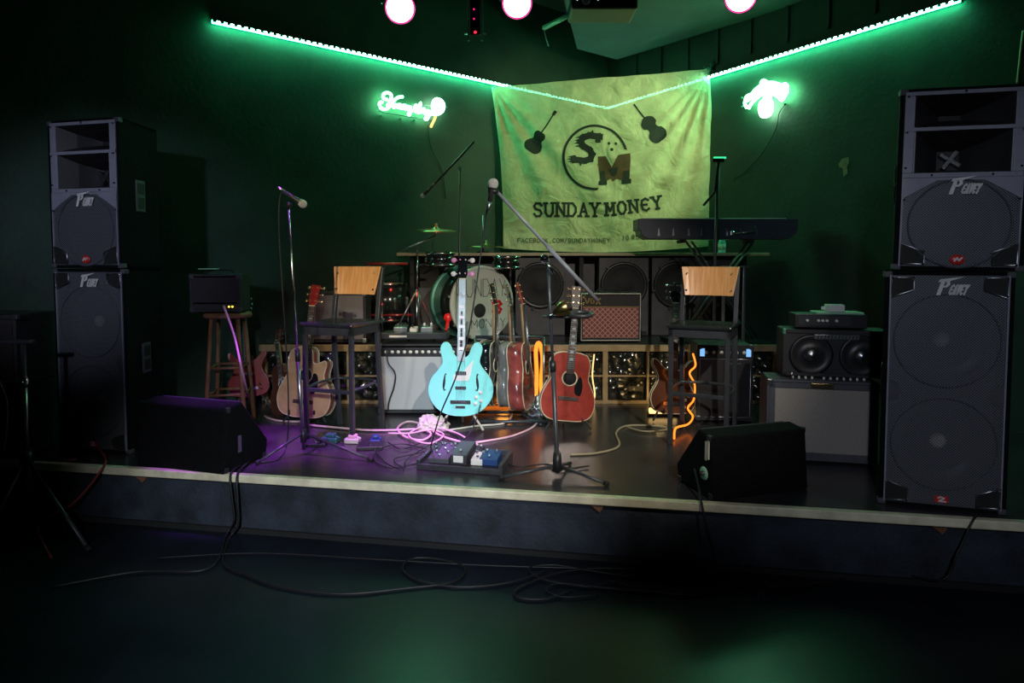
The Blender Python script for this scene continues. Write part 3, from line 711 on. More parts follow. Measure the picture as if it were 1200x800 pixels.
# ------------------------------------------------------------------ floor wedges
def wedge(name, label, near, side, L, dep, h, yaw, plate=False, flip=1):
    """stage monitor: long flat back towards the room, sloping grille upstage. local x along its length, y its depth"""
    t = thing(name, label, 'stage monitor', (near.x, near.y, ST), yaw)
    prof = [(0, 0), (dep * .95, .0), (dep, h * .28), (dep * .42, h), (.03, h * .96)]     # (y, z)
    def endcap(x0, x1, grow=0):
        m = MB(); n = len(prof); vs = [(x0, p[0], p[1]) for p in prof] + [(x1, p[0], p[1]) for p in prof]
        return m.add(vs, [list(range(n)), list(range(2 * n - 1, n - 1, -1))] + [[i, (i + 1) % n, n + (i + 1) % n, n + i] for i in range(n)])
    endcap(0, L).build('cabinet', 'black_carpet', t, bevel=.012)
    a = math.atan2(h * .72, dep * .58)
    m = Matrix.Translation((0, dep * 1.0, h * .29)) @ Matrix.Rotation(PI - a, 4, 'X')
    MB().box(.03, L - .03, -0, math.hypot(h * .72, dep * .58) - .02, -.012, -.002, m).build('grille', 'black_metal', t)
    for x in (.006, L - .006):
        for y, z in ((.025, .02), (.05, h * .93), (dep * .9, .02)):
            MB().box(x - .012, x + .012, y - .016, y + .016, z - .016, z + .016).build('corner_cap', 'black_plastic', t, bevel=.006)
    return t
A = onZ(836, 588); B = onZ(938, 575); y = yaw_of(A, B)
w = wedge('wedge_monitor', 'black carpeted wedge monitor at the stage front beside the right stool', A, None, .60, .36, .345, y)
pm = Matrix.Translation((-.004, .12, .09)) @ RZm(-PI / 2)
dd = MB().lathe([(0, .004), (.034, .004), (.036, 0)], Matrix.Translation((-.002, .085, .125)) @ RZm(-PI / 2) @ AX_FRONT, 24); dd.build('round_label', 'paper_green', w)
MB().box(-.006, -.001, .06, .075, .20, .30).box(-.006, -.001, .04, .055, .21, .31).build('label_strip', 'offwhite', w)
MB().lathe([(0, .02), (.012, .018), (.014, 0)], Matrix.Translation((-.004, .085, .125)) @ RZm(-PI / 2) @ AX_FRONT, 12).build('socket', 'black_metal', w)
A = onZ(262, 557); B = onZ(160, 545); y = yaw_of(B, A)
w = wedge('wedge_monitor', 'dark wedge monitor at the stage front beside the left speaker stack', Vector((B.x, B.y, 0)), None, (A - B).length, .40, .40, y)
L_ = (A - B).length
MB().box(L_ + .001, L_ + .005, .12, .15, .10, .20).build('label_strip', 'steel', w)

# ------------------------------------------------------------------ bar stools with plywood backs
def stool(label, c, yaw, sh=.82, sw=.40):
    t = thing('bar_stool', label, 'bar stool', (c.x, c.y, ST), yaw)
    h = sw / 2; L = .0155; d = .19
    MB().box(-h - .012, h + .012, -d - .02, d + .005, sh - .028, sh).build('seat', 'seat_vinyl', t, bevel=.012)
    MB().box(-h, h, -d, -d + .016, sh - .085, sh - .03).box(-h, h, d - .016, d, sh - .085, sh - .03).box(-h, -h + .016, -d, d, sh - .085, sh - .03).box(h - .016, h, -d, d, sh - .085, sh - .03).build('seat_frame', 'black_metal', t, bevel=.003)
    for sx in (-1, 1):
        MB().box(sx * (h - L) - L, sx * (h - L) + L, -d, -d + .03, 0, sh - .03).build('leg', 'black_metal', t, bevel=.004)
        pts = catmull([(sx * (h - L + .0), d + .05, 0), (sx * (h - L), d + .01, .35), (sx * (h - L), d - .015, sh - .1), (sx * (h - L), d - .0, sh + .08), (sx * (h - L), d + .06, sh + .38)], False, 5)
        m = MB(); vs = []
        for p in pts: vs += [(p.x - L, p.y - L, p.z), (p.x + L, p.y - L, p.z), (p.x + L, p.y + L, p.z), (p.x - L, p.y + L, p.z)]
        fs = [[i * 4 + k, i * 4 + (k + 1) % 4, i * 4 + 4 + (k + 1) % 4, i * 4 + 4 + k] for i in range(len(pts) - 1) for k in range(4)] + [[3, 2, 1, 0], [len(vs) - 4, len(vs) - 3, len(vs) - 2, len(vs) - 1]]
        m.add(vs, fs); m.build('back_post', 'black_metal', t, bevel=.003)
    # curved foot rail
    ring = [(h - .02, -d + .02), (h - .01, 0), (h - .02, d - .02)]
    R_ = [(-h + .02, -d + .015), (h - .02, -d + .015)]
    MB().box(-h + .02, h - .02, -d + .005, -d + .03, .335, .36).build('front_rail', 'black_metal', t, bevel=.003)
    MB().tube(catmull([(h - .02, -d + .02, .36), (h + .0, 0, .365), (h - .04, d - .03, .37), (0, d + .01, .37), (-h + .04, d - .03, .37), (-h + .0, 0, .365), (-h + .02, -d + .02, .36)], False, 5), .010, 8).build('foot_ring', 'black_metal', t)
    # slightly dished plywood back between the posts
    m = MB(); n = 10; vs = []
    for i in range(n + 1):
        u = -1 + 2 * i / n; cv = .028 * (1 - u * u)
        for (z, wd, yy) in ((sh + .18, h - .034, d - .020), (sh + .385, h + .0, d + .022)):
            vs += [(u * wd, yy + cv - .006, z + .012 * (0 if z < sh + .2 else 0) * u * u), (u * wd, yy + cv + .006, z)]
    fs = []
    for i in range(n):
        a = i * 4; b = a + 4; fs += [[a, b, b + 2, a + 2], [a + 1, a + 3, b + 3, b + 1], [a, a + 1, b + 1, b], [a + 2, b + 2, b + 3, a + 3]]
    fs += [[0, 2, 3, 1], [n * 4, n * 4 + 1, n * 4 + 3, n * 4 + 2]]
    m.add(vs, fs, False); m.build('backrest', 'plywood_back', t, bevel=.003)
    for sx in (-1, 1):
        for z in (sh + .22, sh + .34): MB().cyl((sx * (h - .045), d - .035 + (z - sh - .2) * .2, z), (sx * (h - .045), d + .0, z), .005, n=8).build('screw', 'steel', t)
    return t
f1 = onZ(356, 516); stool('left bar stool with tan plywood back and black seat beside the microphone stand', Vector((f1.x + .235, f1.y + .16, 0)), -.32)
f1 = onZ(789, 523); stool('right bar stool with orange plywood back between keyboard and wedge monitor', Vector((f1.x + .235, f1.y + .14, 0)), -.46)

# ------------------------------------------------------------------ microphones and stands
def microphone(label, p, d, r=.026, L=.17, dark=True):
    """p: ball centre, d: from ball back along the handle"""
    d = Vector(d).normalized(); q = d.to_track_quat('Z', 'Y'); t = thing('microphone', label, 'microphone', p); t.rotation_mode = 'QUATERNION'; t.rotation_quaternion = q
    MB().lathe([(0, -r), (r * .55, -r * .85), (r * .92, -r * .4), (r, 0), (r * .95, r * .45), (r * .8, r * .8)], None, 20).build('ball_grille', 'mic_grille', t)
    MB().lathe([(r * .86, r * .75), (r * .86, r * 1.05), (r * .72, r * 1.1)], None, 20).build('collar', 'steel', t)
    MB().lathe([(r * .74, r * 1.05), (r * .68, r * 1.8), (r * .5, L * .6), (r * .42, L), (0, L)], None, 20).build('handle', 'black_metal', t)
    MB().lathe([(0, L), (r * .38, L), (r * .36, L + .045), (r * .2, L + .06), (0, L + .06)], None, 14).build('plug', 'steel', t)
    return t
def tripod(t, hub, R, feet, m='black_metal', n=3):
    """feet: list of local points"""
    for f in feet:
        MB().tube([hub, ((hub[0] + f[0]) / 2, (hub[1] + f[1]) / 2, (hub[2] + f[2]) / 2), f], R, 8).build('leg', m, t)
        MB().tube([(f[0] * .93 + hub[0] * .07, f[1] * .93 + hub[1] * .07, f[2] * .93 + hub[2] * .07), f], R * 1.5, 8).build('rubber_foot', 'black_matte', t.children[-1] if False else t)
# centre stand with boom
b0 = onZ(653, 557); S = thing('microphone_stand', 'black boom microphone stand at the centre of the stage front', 'microphone stand', b0)
Yc = b0.y; hub = atY(653, 541, Yc) - b0; top = atY(642, 303, Yc) - b0
MB().tube([(0, 0, .02), hub, hub + (top - hub) * .5], .0135, 10).build('lower_pole', 'black_metal', S)
MB().tube([hub + (top - hub) * .46, top], .0095, 10).build('upper_pole', 'black_metal', S)
MB().cyl(hub + Vector((0, 0, -.05)), hub + Vector((0, 0, .055)), .030, .024, 12).build('hub', 'black_plastic', S)
MB().cyl(hub + (top - hub) * .45, hub + (top - hub) * .50, .019, n=12).build('clutch', 'black_plastic', S)
for px, py in ((585, 562), (713, 570), (668, 545)):
    f = onZ(px, py) - b0; f.z = .012; k = hub.copy(); k.z -= .02
    l = MB().tube([k, f], .009, 8).build('leg', 'black_metal', S); MB().tube([k.lerp(f, .92), f], .013, 8).build('rubber_foot', 'black_matte', l)
mic = atY(581, 223, Yc - .05) - b0; tail = atY(700, 352, Yc + .02) - b0; kn = top
MB().tube([mic, mic.lerp(tail, .62)], .009, 10).build('boom_arm', 'boom_grey_lit', S)
MB().tube([mic.lerp(tail, .5), tail], .0125, 10).build('boom_sleeve', 'boom_grey_lit', S)
MB().lathe([(0, .03), (.022, .022), (.026, 0), (.02, -.02), (0, -.025)], Matrix.Translation(kn + Vector((-.02, -.02, 0))) @ AX_FRONT, 16).tube([kn + Vector((-.02, -.03, -.01)), kn + Vector((.03, -.035, -.085))], .008, 8).build('boom_clamp', 'chrome', S)
MB().tube([mic + Vector((-.04, 0, .0)), mic + Vector((.015, 0, -.01))], .016, 10).build('microphone_clip', 'black_plastic', S)
# accessory arm: brass shaker-like bell and black ring tray
ar0 = atY(646, 371, Yc - .01) - b0; ar1 = atY(690, 372, Yc - .03) - b0
a = thing('clamp_arm', 'small horizontal clamp arm with black ring on the centre microphone stand', 'holder', b0)
MB().tube([ar0 + Vector((-.05, 0, 0)), ar1], .008, 8).build('arm', 'black_metal', a)
rc = atY(681, 368, Yc - .03) - b0
MB().tube([(rc.x + .062 * math.cos(q), rc.y + .05 * math.sin(q), rc.z + .008 * math.sin(q)) for q in (2 * PI * k / 28 for k in range(28))], .012, 8, True).build('ring', 'black_metal', a)
MB().lathe([(0, -.02), (.045, -.02), (.055, -.0), (.052, 0), (.042, -.014), (0, -.014)], Matrix.Translation(rc), 24).build('tray', 'black_plastic', a)
bc = atY(659, 362, Yc - .04) - b0; bm_ = Matrix.Translation(atY(659, 362, Yc - .04)) @ Matrix.Rotation(math.radians(62), 4, 'Y')
t = thing('brass_bell', 'small brass bell clamped to the centre microphone stand', 'bell', atY(659, 362, Yc - .04), (0, math.radians(62), 0))
MB().lathe([(.008, -.06), (.016, -.05), (.030, -.028), (.040, 0), (.043, .03), (.040, .032), (.034, .005), (.0, -.03)], None, 24).build('bell', 'brass', t)
MB().cyl((0, 0, -.095), (0, 0, -.05), .006, n=8).build('stem', 'steel', t)
microphone('round-headed microphone high on the centre boom stand in front of banner', atY(578, 215, Yc - .05), Vector((.10, 0, -.75)) + Vector((-.25, .1, 0)), .03, .10)
# left straight stand
b0 = onZ(356, 532); S = thing('microphone_stand', 'thin chrome straight microphone stand left of the left bar stool', 'microphone stand', b0)
Yc = b0.y; top = atY(338, 243, Yc) - b0
MB().tube([(0, 0, .03), top * .42], .012, 10).build('lower_pole', 'steel', S)
MB().tube([top * .40, top], .0065, 10).build('upper_pole', 'chrome', S)
MB().cyl(top * .38, top * .43, .016, n=12).build('clutch', 'black_plastic', S)
for px, py in ((300, 545), (437, 541), (380, 520)):
    f = onZ(px, py) - b0; f.z = .012
    l = MB().tube([(0, 0, .14), f], .009, 8).build('leg', 'black_metal', S); MB().tube([Vector((0, 0, .14)).lerp(f, .93), f], .013, 8).build('rubber_foot', 'black_matte', l)
MB().cyl((0, 0, .08), (0, 0, .17), .02, n=12).build('hub', 'black_plastic', S)
MB().tube([top, top + Vector((.01, 0, .03))], .015, 10).build('microphone_clip', 'black_plastic', S)
ml = atY(355, 239, Yc); microphone('black handheld microphone clipped on the left straight stand', ml, atY(334, 225, Yc) - ml, .026, .13)
# drum overhead stand behind
Yc = 5.72; b0 = atY(537, 300, Yc); b0.z = RZ; S = thing('microphone_stand', 'thin overhead boom stand rising behind the teal bass headstock', 'microphone stand', b0)
top = atY(539, 198, Yc) - b0
MB().tube([(0, 0, 0), top], .009, 8).build('pole', 'black_metal', S)
MB().cyl((0, 0, 0), (0, 0, .02), .06, .055, 20).build('base', 'black_metal', S)
e1 = atY(556, 166, Yc - .1) - b0; e2 = atY(498, 228, Yc + .1) - b0
MB().tube([e1, e2], .010, 8).build('boom_arm', 'black_metal', S)
MB().cyl(top + Vector((0, -.03, 0)), top + Vector((0, .03, 0)), .018, n=10).build('boom_clamp', 'green_pipe', S)
microphone('small black microphone at the low end of the overhead boom', e2 + b0 + Vector((-.02, 0, -.01)), e1 - e2, .02, .10)
# short upright stand near banner's left edge
b0 = atY(566, 330, 6.42); b0.z = RZ + zs + .001; S = thing('cymbal_stand', 'slim upright rod on the shelf carrying a flat cymbal beside the banner', 'stand', b0)
MB().tube([(0, 0, 0), atY(566, 252, 6.42) - b0], .008, 8).build('pole', 'steel', S)
MB().cyl((0, 0, 0), (0, 0, .012), .07, .06, 16).build('base', 'black_metal', S)
# stand near banner's right edge
b0 = atY(838, 300, 5.45); b0.z = ST + .52; 
b0 = atY(838, 300, 5.47); b0.z = ST; S = thing('microphone_stand', 'black upright stand with small green light right of the banner', 'microphone stand', b0)
tp = atY(842, 190, 5.47) - b0
MB().tube([(0, 0, .0), Vector((0, 0, 1.3)), tp], .014, 10).build('pole', 'black_metal', S)
MB().cyl((0, 0, 0), (0, 0, .03), .10, .09, 24).build('base', 'black_metal', S)
MB().box(-.055, .045, -.02, .02, 0, .03, Matrix.Translation(tp)).build('head_block', 'black_plastic', S, bevel=.005)
MB().box(-.05, .05, -.012, .012, .03, .044, Matrix.Translation(tp + Vector((.01, 0, 0)))).build('green_light', 'led_green_dim', S)
MB().tube([tp, tp + Vector((-.03, 0, -.25)), tp + Vector((-.12, 0, -.36))], .011, 8).build('side_arm', 'black_metal', S)
# tripod on the house floor at the far left
b0 = onZ(32, 622, 0); S = thing('tripod_stand', 'black tripod stand with shiny pole on the floor left of the stage', 'tripod stand', b0)
Yc = b0.y; hub = atY(31, 537, Yc) - b0; tp = atY(27, 402, Yc) - b0
MB().tube([(0, 0, .12), hub, tp], .014, 12).build('lower_pole', 'black_metal', S)
MB().tube([hub, hub.lerp(tp, .72)], .0165, 12).build('pole_sleeve', 'steel', S)
MB().cyl(hub.lerp(tp, .62), hub.lerp(tp, .70), .024, n=12).build('clutch', 'chrome', S)
MB().cyl(hub + Vector((0, 0, -.04)), hub + Vector((0, 0, .05)), .034, n=12).build('hub', 'black_plastic', S)
for px, py in ((-30, 655), (42, 610), (105, 648)):
    f = onZ(px, py, 0) - b0; f.z = .012; l = MB().tube([hub, f], .011, 8).build('leg', 'black_metal', S); MB().tube([hub.lerp(f, .95), f], .016, 8).build('rubber_foot', 'black_matte', l)
MB().box(-.12, .06, -.02, .02, 0, .02, Matrix.Translation(tp)).build('top_bar', 'black_metal', S, bevel=.004)

# ------------------------------------------------------------------ drum kit on the platform
dc = atY(566, 354, 5.98); R_ = .335; dc.z = RZ + R_ + .012
yaw = math.radians(36)
t = thing('bass_drum', 'large bass drum with pale hand-lettered front head behind the teal bass', 'drum', (dc.x, dc.y, RZ + .012), yaw)
mt = Matrix.Translation((0, 0, R_)) @ AX_FRONT
MB().lathe([(R_ - .012, -.36), (R_ - .008, -.36), (R_ - .008, -.02), (R_ - .012, -.02)], mt, 48).build('shell', 'drum_shell', t)
MB().lathe([(R_ - .014, .002), (R_ + .008, .004), (R_ + .012, -.02), (R_ - .004, -.038), (R_ - .014, -.038)], mt, 48).build('front_hoop', 'drum_head', t)
MB().lathe([(R_ - .014, -.345), (R_ + .012, -.35), (R_ + .012, -.385), (R_ - .014, -.385)], mt, 48).build('rear_hoop', 'green_pipe', t)
MB().lathe([(0, -.008), (R_ - .012, -.008)], mt, 48).build('drum_head', 'drum_head', t)
MB().lathe([(0, -.006), (.062, -.006), (.066, -.008)], Matrix.Translation((-.03, 0, R_ - .07)) @ AX_FRONT, 28).build('port_hole', 'black_matte', t)
for tx in (text_polys('SUNDAY', -.27, R_ + .06, .16, .072, .020, .006), text_polys('MONeY', -.12, R_ - .23, .08, .06, .02, .005)): flat(tx, -.0055 + .014, None, .002).build('hand_lettering', 'ink', t)
flat(text_polys('3', .115, R_ - .10, .11, .10, 0, .026), .0085, None, .002).build('red_numeral', 'red_bright', t)
for k in range(8):
    an = k * PI / 4 + .2; MB().box(-.010, .010, .03, .06, R_ - .006, R_ + .022, Matrix.Translation((0, 0, R_)) @ Matrix.Rotation(an, 4, 'Y')).build('lug', 'chrome', t)
for sx in (-1, 1): MB().cyl((sx * .3, .08, R_ - .12), (sx * .40, -.0, 0), .008, n=8).build('spur', 'chrome', t)
# rack tom and floor toms, dark
def drum(label, x, y, z, r, h, tilt=0, red=False, legs=True):
    t = thing('tom_drum', label, 'drum', (x, y, z), (tilt, 0, 0))
    z0 = .16 if legs else 0
    MB().lathe([(0, z0), (r, z0), (r, z0 + h), (0, z0 + h)], None, 32).build('shell', 'drum_shell', t)
    for zz in (z0 + .01, z0 + h - .012): MB().lathe([(r, zz), (r + .010, zz), (r + .010, zz + .022), (r, zz + .022)], None, 32).build('hoop', 'chrome', t)
    MB().lathe([(0, z0 + h + .003), (r - .004, z0 + h + .003), (r, z0 + h)], None, 32).build('drum_head', 'drum_head', t)
    for k in range(6):
        a = k * PI / 3; MB().box(r, r + .016, -.010, .010, z0 + h * .35, z0 + h * .65, RZm(a)).build('lug', 'chrome', t)
    if legs:
        for k in range(3):
            a = k * 2 * PI / 3 + .4; MB().cyl(((r + .02) * math.cos(a), (r + .02) * math.sin(a), 0), ((r + .02) * math.cos(a), (r + .02) * math.sin(a), z0 + h * .6), .007, n=8).build('leg', 'chrome', t)
    return t
c = atY(462, 360, 6.02); drum('dark floor drum behind the left stool backrest', c.x - .08, 6.16, RZ, .17, .36)
c = atY(515, 318, 6.0); q = drum('small dark rack drum above the bass drum, left of the teal bass headstock', c.x, 6.08, dc.z + R_ - .005, .13, .13, 0, legs=False)
c = atY(590, 320, 6.0); q = drum('small dark rack drum above the bass drum behind guitar necks', c.x + .03, 6.1, dc.z + R_ - .03, .12, .12, 0, legs=False)
# chrome tripod boom stand with cymbal
b0 = atY(488, 400, 5.86); b0.z = RZ; S = thing('cymbal_stand', 'chrome tripod cymbal stand with tilted boom left of the bass drum', 'stand', b0)
tp = atY(489, 290, 5.86) - b0
MB().tube([(0, 0, .02), tp * .55], .0125, 10).build('lower_pole', 'chrome', S)
MB().tube([tp * .5, tp], .0095, 10).build('upper_pole', 'chrome', S)
hb = tp * .55
for px in (457, 517, 497):
    f = atY(px, 400, 5.78 if px != 497 else 6.05); f.z = RZ + .01; f = f - b0
    l = MB().tube([hb, f], .008, 8).build('leg', 'steel', S); MB().tube([hb.lerp(f, .92), f], .013, 8).build('rubber_foot', 'black_matte', l)
e1 = atY(467, 295, 5.82) - b0; e2 = atY(511, 276, 5.9) - b0
MB().tube([e1, e2], .008, 8).build('boom_arm', 'steel', S)
MB().tube([e2, e2 + Vector((0, 0, .10))], .007, 8).build('cymbal_rod', 'chrome', S)
MB().cyl(tp + Vector((0, -.025, 0)), tp + Vector((0, .025, 0)), .016, n=10).build('boom_clamp', 'chrome', S)
def cymbal(label, p, r, tilt):
    t = thing('cymbal', label, 'cymbal', p, tilt)
    MB().lathe([(0, .026), (.02, .024), (.035, .012), (.045, .008), (r * .6, .001), (r, -.008), (r, -.010), (.045, .005), (0, .02)], None, 40).build('disc', 'bronze', t)
    MB().lathe([(0, .055), (.012, .052), (.012, .03), (.02, .026)], None, 12).build('wing_nut', 'brass', t)
    return t
cymbal('bronze cymbal on the chrome boom stand against the green-lit wall', atY(511, 269, 5.9), .185, (.12, .03, 0))
cymbal('flat bronze cymbal just above the shelf beside the banner left edge', atY(570, 288, 6.42), .22, (.04, .03, 0))
# red paddle-like stand
b0 = atY(522, 402, 5.84); b0.z = RZ; t = thing('paddle_stand', 'bright red upright paddle-shaped stand in front of the dark drum shell', 'stand', b0)
hd = atY(525, 372, 5.84) - b0
MB().tube([(0, 0, .01), (0, 0, .06), hd + Vector((.0, 0, -.02)), hd], [.010, .012, .017, .024], 10).build('stem', 'red_bright', t)
MB().lathe([(0, .014), (.034, .010), (.040, 0), (.034, -.010), (0, -.014)], Matrix.Translation(hd) @ AX_FRONT, 20).build('head', 'red_bright', t)
MB().cyl((0, 0, 0), (0, 0, .012), .05, n=20).build('foot', 'black_metal', t)
# rack bars, the red stage light on them put into their colour
for (a1, a2, lab) in (((430, 309), (478, 309), 'thin red-lit metal bar behind the left stool backrest near the shelf'), ((430, 369), (484, 369), 'thin red-lit metal bar low behind the left stool, in front of drums')):
    p = atY(*a1, 6.0); q2 = atY(*a2, 6.0); c = thing('rack_bar', lab, 'bar', (p.x, p.y, RZ))
    MB().cyl((0, 0, p.z - RZ), (q2.x - p.x, 0, p.z - RZ), .012, n=10).build('bar', 'red_gloss', c)
    MB().cyl((0.02, 0, 0), (.02, 0, p.z - RZ), .009, n=10).build('upright', 'black_metal', c)
# ------------------------------------------------------------------ amplifiers
def amp(name, label, loc, yaw, w, d, h, shell='tolex', cloth='dark_cloth', panel=None, knobs=0, knob='knob_cream', piping=None, corners='black_metal', handle=True, inset=.025, plate=None, plate_txt=None, top_panel=False, cat='amplifier', lean=0, bottom=.03):
    """w x d x h box with recessed cloth front; panel = (z0, z1) strip with knobs"""
    t = thing(name, label, cat, loc, (-lean, 0, yaw)); hw = w / 2; th = .018
    b = MB(); b.box(-hw, -hw + th, 0, d, 0, h); b.box(hw - th, hw, 0, d, 0, h); b.box(-hw, hw, 0, d, h - th, h); b.box(-hw, hw, 0, d, 0, th); b.box(-hw + th, hw - th, d - .02, d - .005, th, h - th)
    b.build('cabinet', shell, t, bevel=.006)
    z1 = h - inset if not panel else panel[0]
    z0 = bottom
    MB().box(-hw + inset, hw - inset, .006, .02, z0, z1 - .004).build('speaker_cloth', cloth, t, bevel=.002)
    fr = MB(); fr.box(-hw + th, -hw + inset, .003, .03, th, h - th); fr.box(hw - inset, hw - th, .003, .03, th, h - th); fr.box(-hw + th, hw - th, .003, .03, th, z0)
    if not panel: fr.box(-hw + th, hw - th, .003, .03, h - inset, h - th)
    fr.build('front_frame', shell, t)
    if panel:
        pn = MB().box(-hw + th, hw - th, .002, .03, panel[0], panel[1]).build('control_panel', panel[2] if len(panel) > 2 else 'black_plastic', t, bevel=.002)
        zc = (panel[0] + panel[1]) / 2
        for i in range(knobs):
            x = -hw + .07 + (w - .14) * i / max(1, knobs - 1)
            MB().lathe([(0, .018), (.009, .016), (.011, .002), (.014, 0)], Matrix.Translation((x, .002, zc)) @ AX_FRONT, 12).build('knob', knob, t)
    if piping:
        MB().tube([(-hw + .008, -.001, .008), (hw - .008, -.001, .008), (hw - .008, -.001, h - .008), (-hw + .008, -.001, h - .008)], .0055, 6, True).build('piping', piping, t)
    if corners:
        for sx in (-1, 1):
            for z in (.018, h - .018):
                x = sx * (hw - .016); MB().box(x - .019, x + .019, -.003, .036, z - .021, z + .021).build('corner_cap', corners, t, bevel=.008)
    if handle:
        MB().tube(catmull([(-.11, d * .5, h + .002), (-.09, d * .5, h + .025), (0, d * .5, h + .032), (.09, d * .5, h + .025), (.11, d * .5, h + .002)], False, 4), .008, 8).build('handle', 'black_matte', t)
    if plate:
        x, z, pw, ph, pm = plate
        MB().box(x - pw / 2, x + pw / 2, -.006, .006, z - ph / 2, z + ph / 2).build('name_plate', pm, t, bevel=.002)
        if plate_txt:
            n = len(plate_txt); lw = pw * .8 / n
            flat(text_polys(plate_txt, x - pw * .42, z - ph * .28, ph * .56, lw * .72, lw * .32, ph * .13), -.0065, None, .0015).build('plate_lettering', 'ink', t)
    for sx in (-1, 1):
        for y in (.03, d - .03): MB().cyl((sx * (hw - .04), y, -.012), (sx * (hw - .04), y, .002), .014, n=10).build('rubber_foot', 'black_matte', t)
    return t
def P(px, py, Y=None, z=ST):
    p = onZ(px, py, z) if Y is None else atY(px, py, Y); return Vector((p.x, p.y, z + .012))
# silver-grille combo behind the teal bass
Y = 5.2; l = atY(443, 480, Y).x; r = l + .68
zt = atY(480, 403, Y).z - ST - .012
amp('guitar_amplifier', 'black combo amplifier with wide silver cloth front behind the teal bass', ((l + r) / 2, Y, ST + .012), 0, .68, .26, zt, 'tolex', 'silver_cloth', (zt - .10, zt - .03), 12, 'knob_cream', None, 'steel', True, .018)
tt = ST + .012 + zt
# pedal case on it
def pedal(label, loc, w, d, h, m, yaw=0, knobs=2, km='black_plastic', cat='effects pedal', grp=None, foot=True):
    t = thing('effects_pedal', label, cat, loc, yaw, grp)
    MB().add([(-w / 2, 0, 0), (w / 2, 0, 0), (w / 2, d, 0), (-w / 2, d, 0), (-w / 2, 0, h * .7), (w / 2, 0, h * .7), (w / 2, d, h), (-w / 2, d, h)], [(0, 1, 2, 3), (4, 5, 6, 7), (0, 1, 5, 4), (1, 2, 6, 5), (2, 3, 7, 6), (3, 0, 4, 7)]).build('housing', m, t, bevel=.004)
    for i in range(knobs): MB().cyl((-w * .28 + i * w * .56 / max(1, knobs - 1), d * .75, h * .9), (-w * .28 + i * w * .56 / max(1, knobs - 1), d * .75, h + .014), .008, n=10).build('knob', km, t)
    if foot: MB().cyl((0, d * .25, h * .74), (0, d * .25, h * .74 + .016), .008, n=10).build('footswitch', 'chrome', t)
    return t
pc = atY(487, 400, Y + .10); cs = thing('pedal_case', 'flat black pedal case on the silver-grille amplifier', 'case', (pc.x, Y + .02, tt + .032 + .008))
MB().box(-.27, .27, 0, .2, 0, .055).build('case_body', 'black_plastic', cs, bevel=.006)
MB().box(-.20, -.06, -.004, .001, .018, .034).build('paper_strip', 'offwhite', cs)
cs.location.z = tt + .034
z = tt + .034 + .056
pedal('square silver effects pedal on the pedal case, left one', (atY(469, 390, Y + .06).x, Y + .06, z), .11, .10, .055, 'steel', 0, 3)
pedal('square silver effects pedal on the pedal case, right one', (atY(500, 390, Y + .06).x, Y + .06, z), .10, .10, .055, 'steel', 0, 2, 'white')
pedal('small pale effects pedal between the two silver pedals', (atY(484, 390, Y + .06).x, Y + .07, z), .06, .08, .04, 'offwhite', 0, 1)
# grey combo behind natural guitar (on platform)
c0 = atY(396, 398, 5.72)
amp('guitar_amplifier', 'small grey-fronted amplifier behind the tan guitar neck and left stool back', (c0.x, 5.72, RZ + .012), 0, .50, .22, atY(396, 342, 5.72).z - RZ - .012, 'tolex', 'grey_cloth', None, 0, piping=None, corners='steel', handle=True)
# maroon diamond-cloth combo
Yv = 5.82; zl = atY(680, 403, Yv); zr = atY(751, 403, Yv); hh = atY(700, 343, Yv).z - RZ - .012; wv = zr.x - zl.x
t = amp('guitar_amplifier', 'combo amplifier with maroon diamond cloth and white piping on the platform', ((zl.x + zr.x) / 2, Yv, RZ + .012), 0, wv, .24, hh, 'tolex', 'diamond_cloth', (hh - .125, hh - .02, 'dark_cloth'), 0, piping='offwhite', corners=None, handle=True, inset=.022)
MB().box(-wv / 2 + .02, wv / 2 - .02, -.002, .008, hh - .130, hh - .122).build('gold_strip', 'brass', t)
flat(text_polys('VOX', -wv / 2 + .04, hh - .095, .05, .036, .012, .011) if 'X' in GL else stroke_poly([(-wv / 2 + .04, hh - .05), (-wv / 2 + .06, hh - .10), (-wv / 2 + .08, hh - .05)], .012) + stroke_poly([(-wv / 2 + .095, hh - .055), (-wv / 2 + .12, hh - .055), (-wv / 2 + .12, hh - .095), (-wv / 2 + .095, hh - .095), (-wv / 2 + .095, hh - .055)], .011) + stroke_poly([(-wv / 2 + .14, hh - .05), (-wv / 2 + .175, hh - .10)], .012) + stroke_poly([(-wv / 2 + .175, hh - .05), (-wv / 2 + .14, hh - .10)], .012), -.002, None, .005).build('badge_lettering', 'brass', t)
# bass combo behind right stool
Yb = 4.95; l = atY(817, 480, Yb).x; r = atY(881, 480, Yb).x; zt = atY(850, 404, Yb).z - ST - .012
t = amp('bass_amplifier', 'black upright combo amplifier with lit blue panel behind the right stool', ((l + r) / 2, Yb, ST + .012), -.10, r - l, .34, zt, 'tolex', 'dark_cloth', (zt - .10, zt - .02), 6, 'white', None, 'black_metal', False, .02)
hw = (r - l) / 2
MB().tube([(-hw + .02, .001, .03), (hw - .02, .001, .03), (hw - .02, .001, zt - .11), (-hw + .02, .001, zt - .11)], .004, 6, True).build('cloth_piping', 'steel', t)
MB().box(-hw + .02, -hw + .055, -.001, .004, zt - .09, zt - .03).box(hw - .055, hw - .02, -.001, .004, zt - .09, zt - .03).build('panel_light', 'led_blue', t)
MB().box(.02, .12, -.001, .008, zt - .15, zt - .138).build('name_plate', 'steel', t)
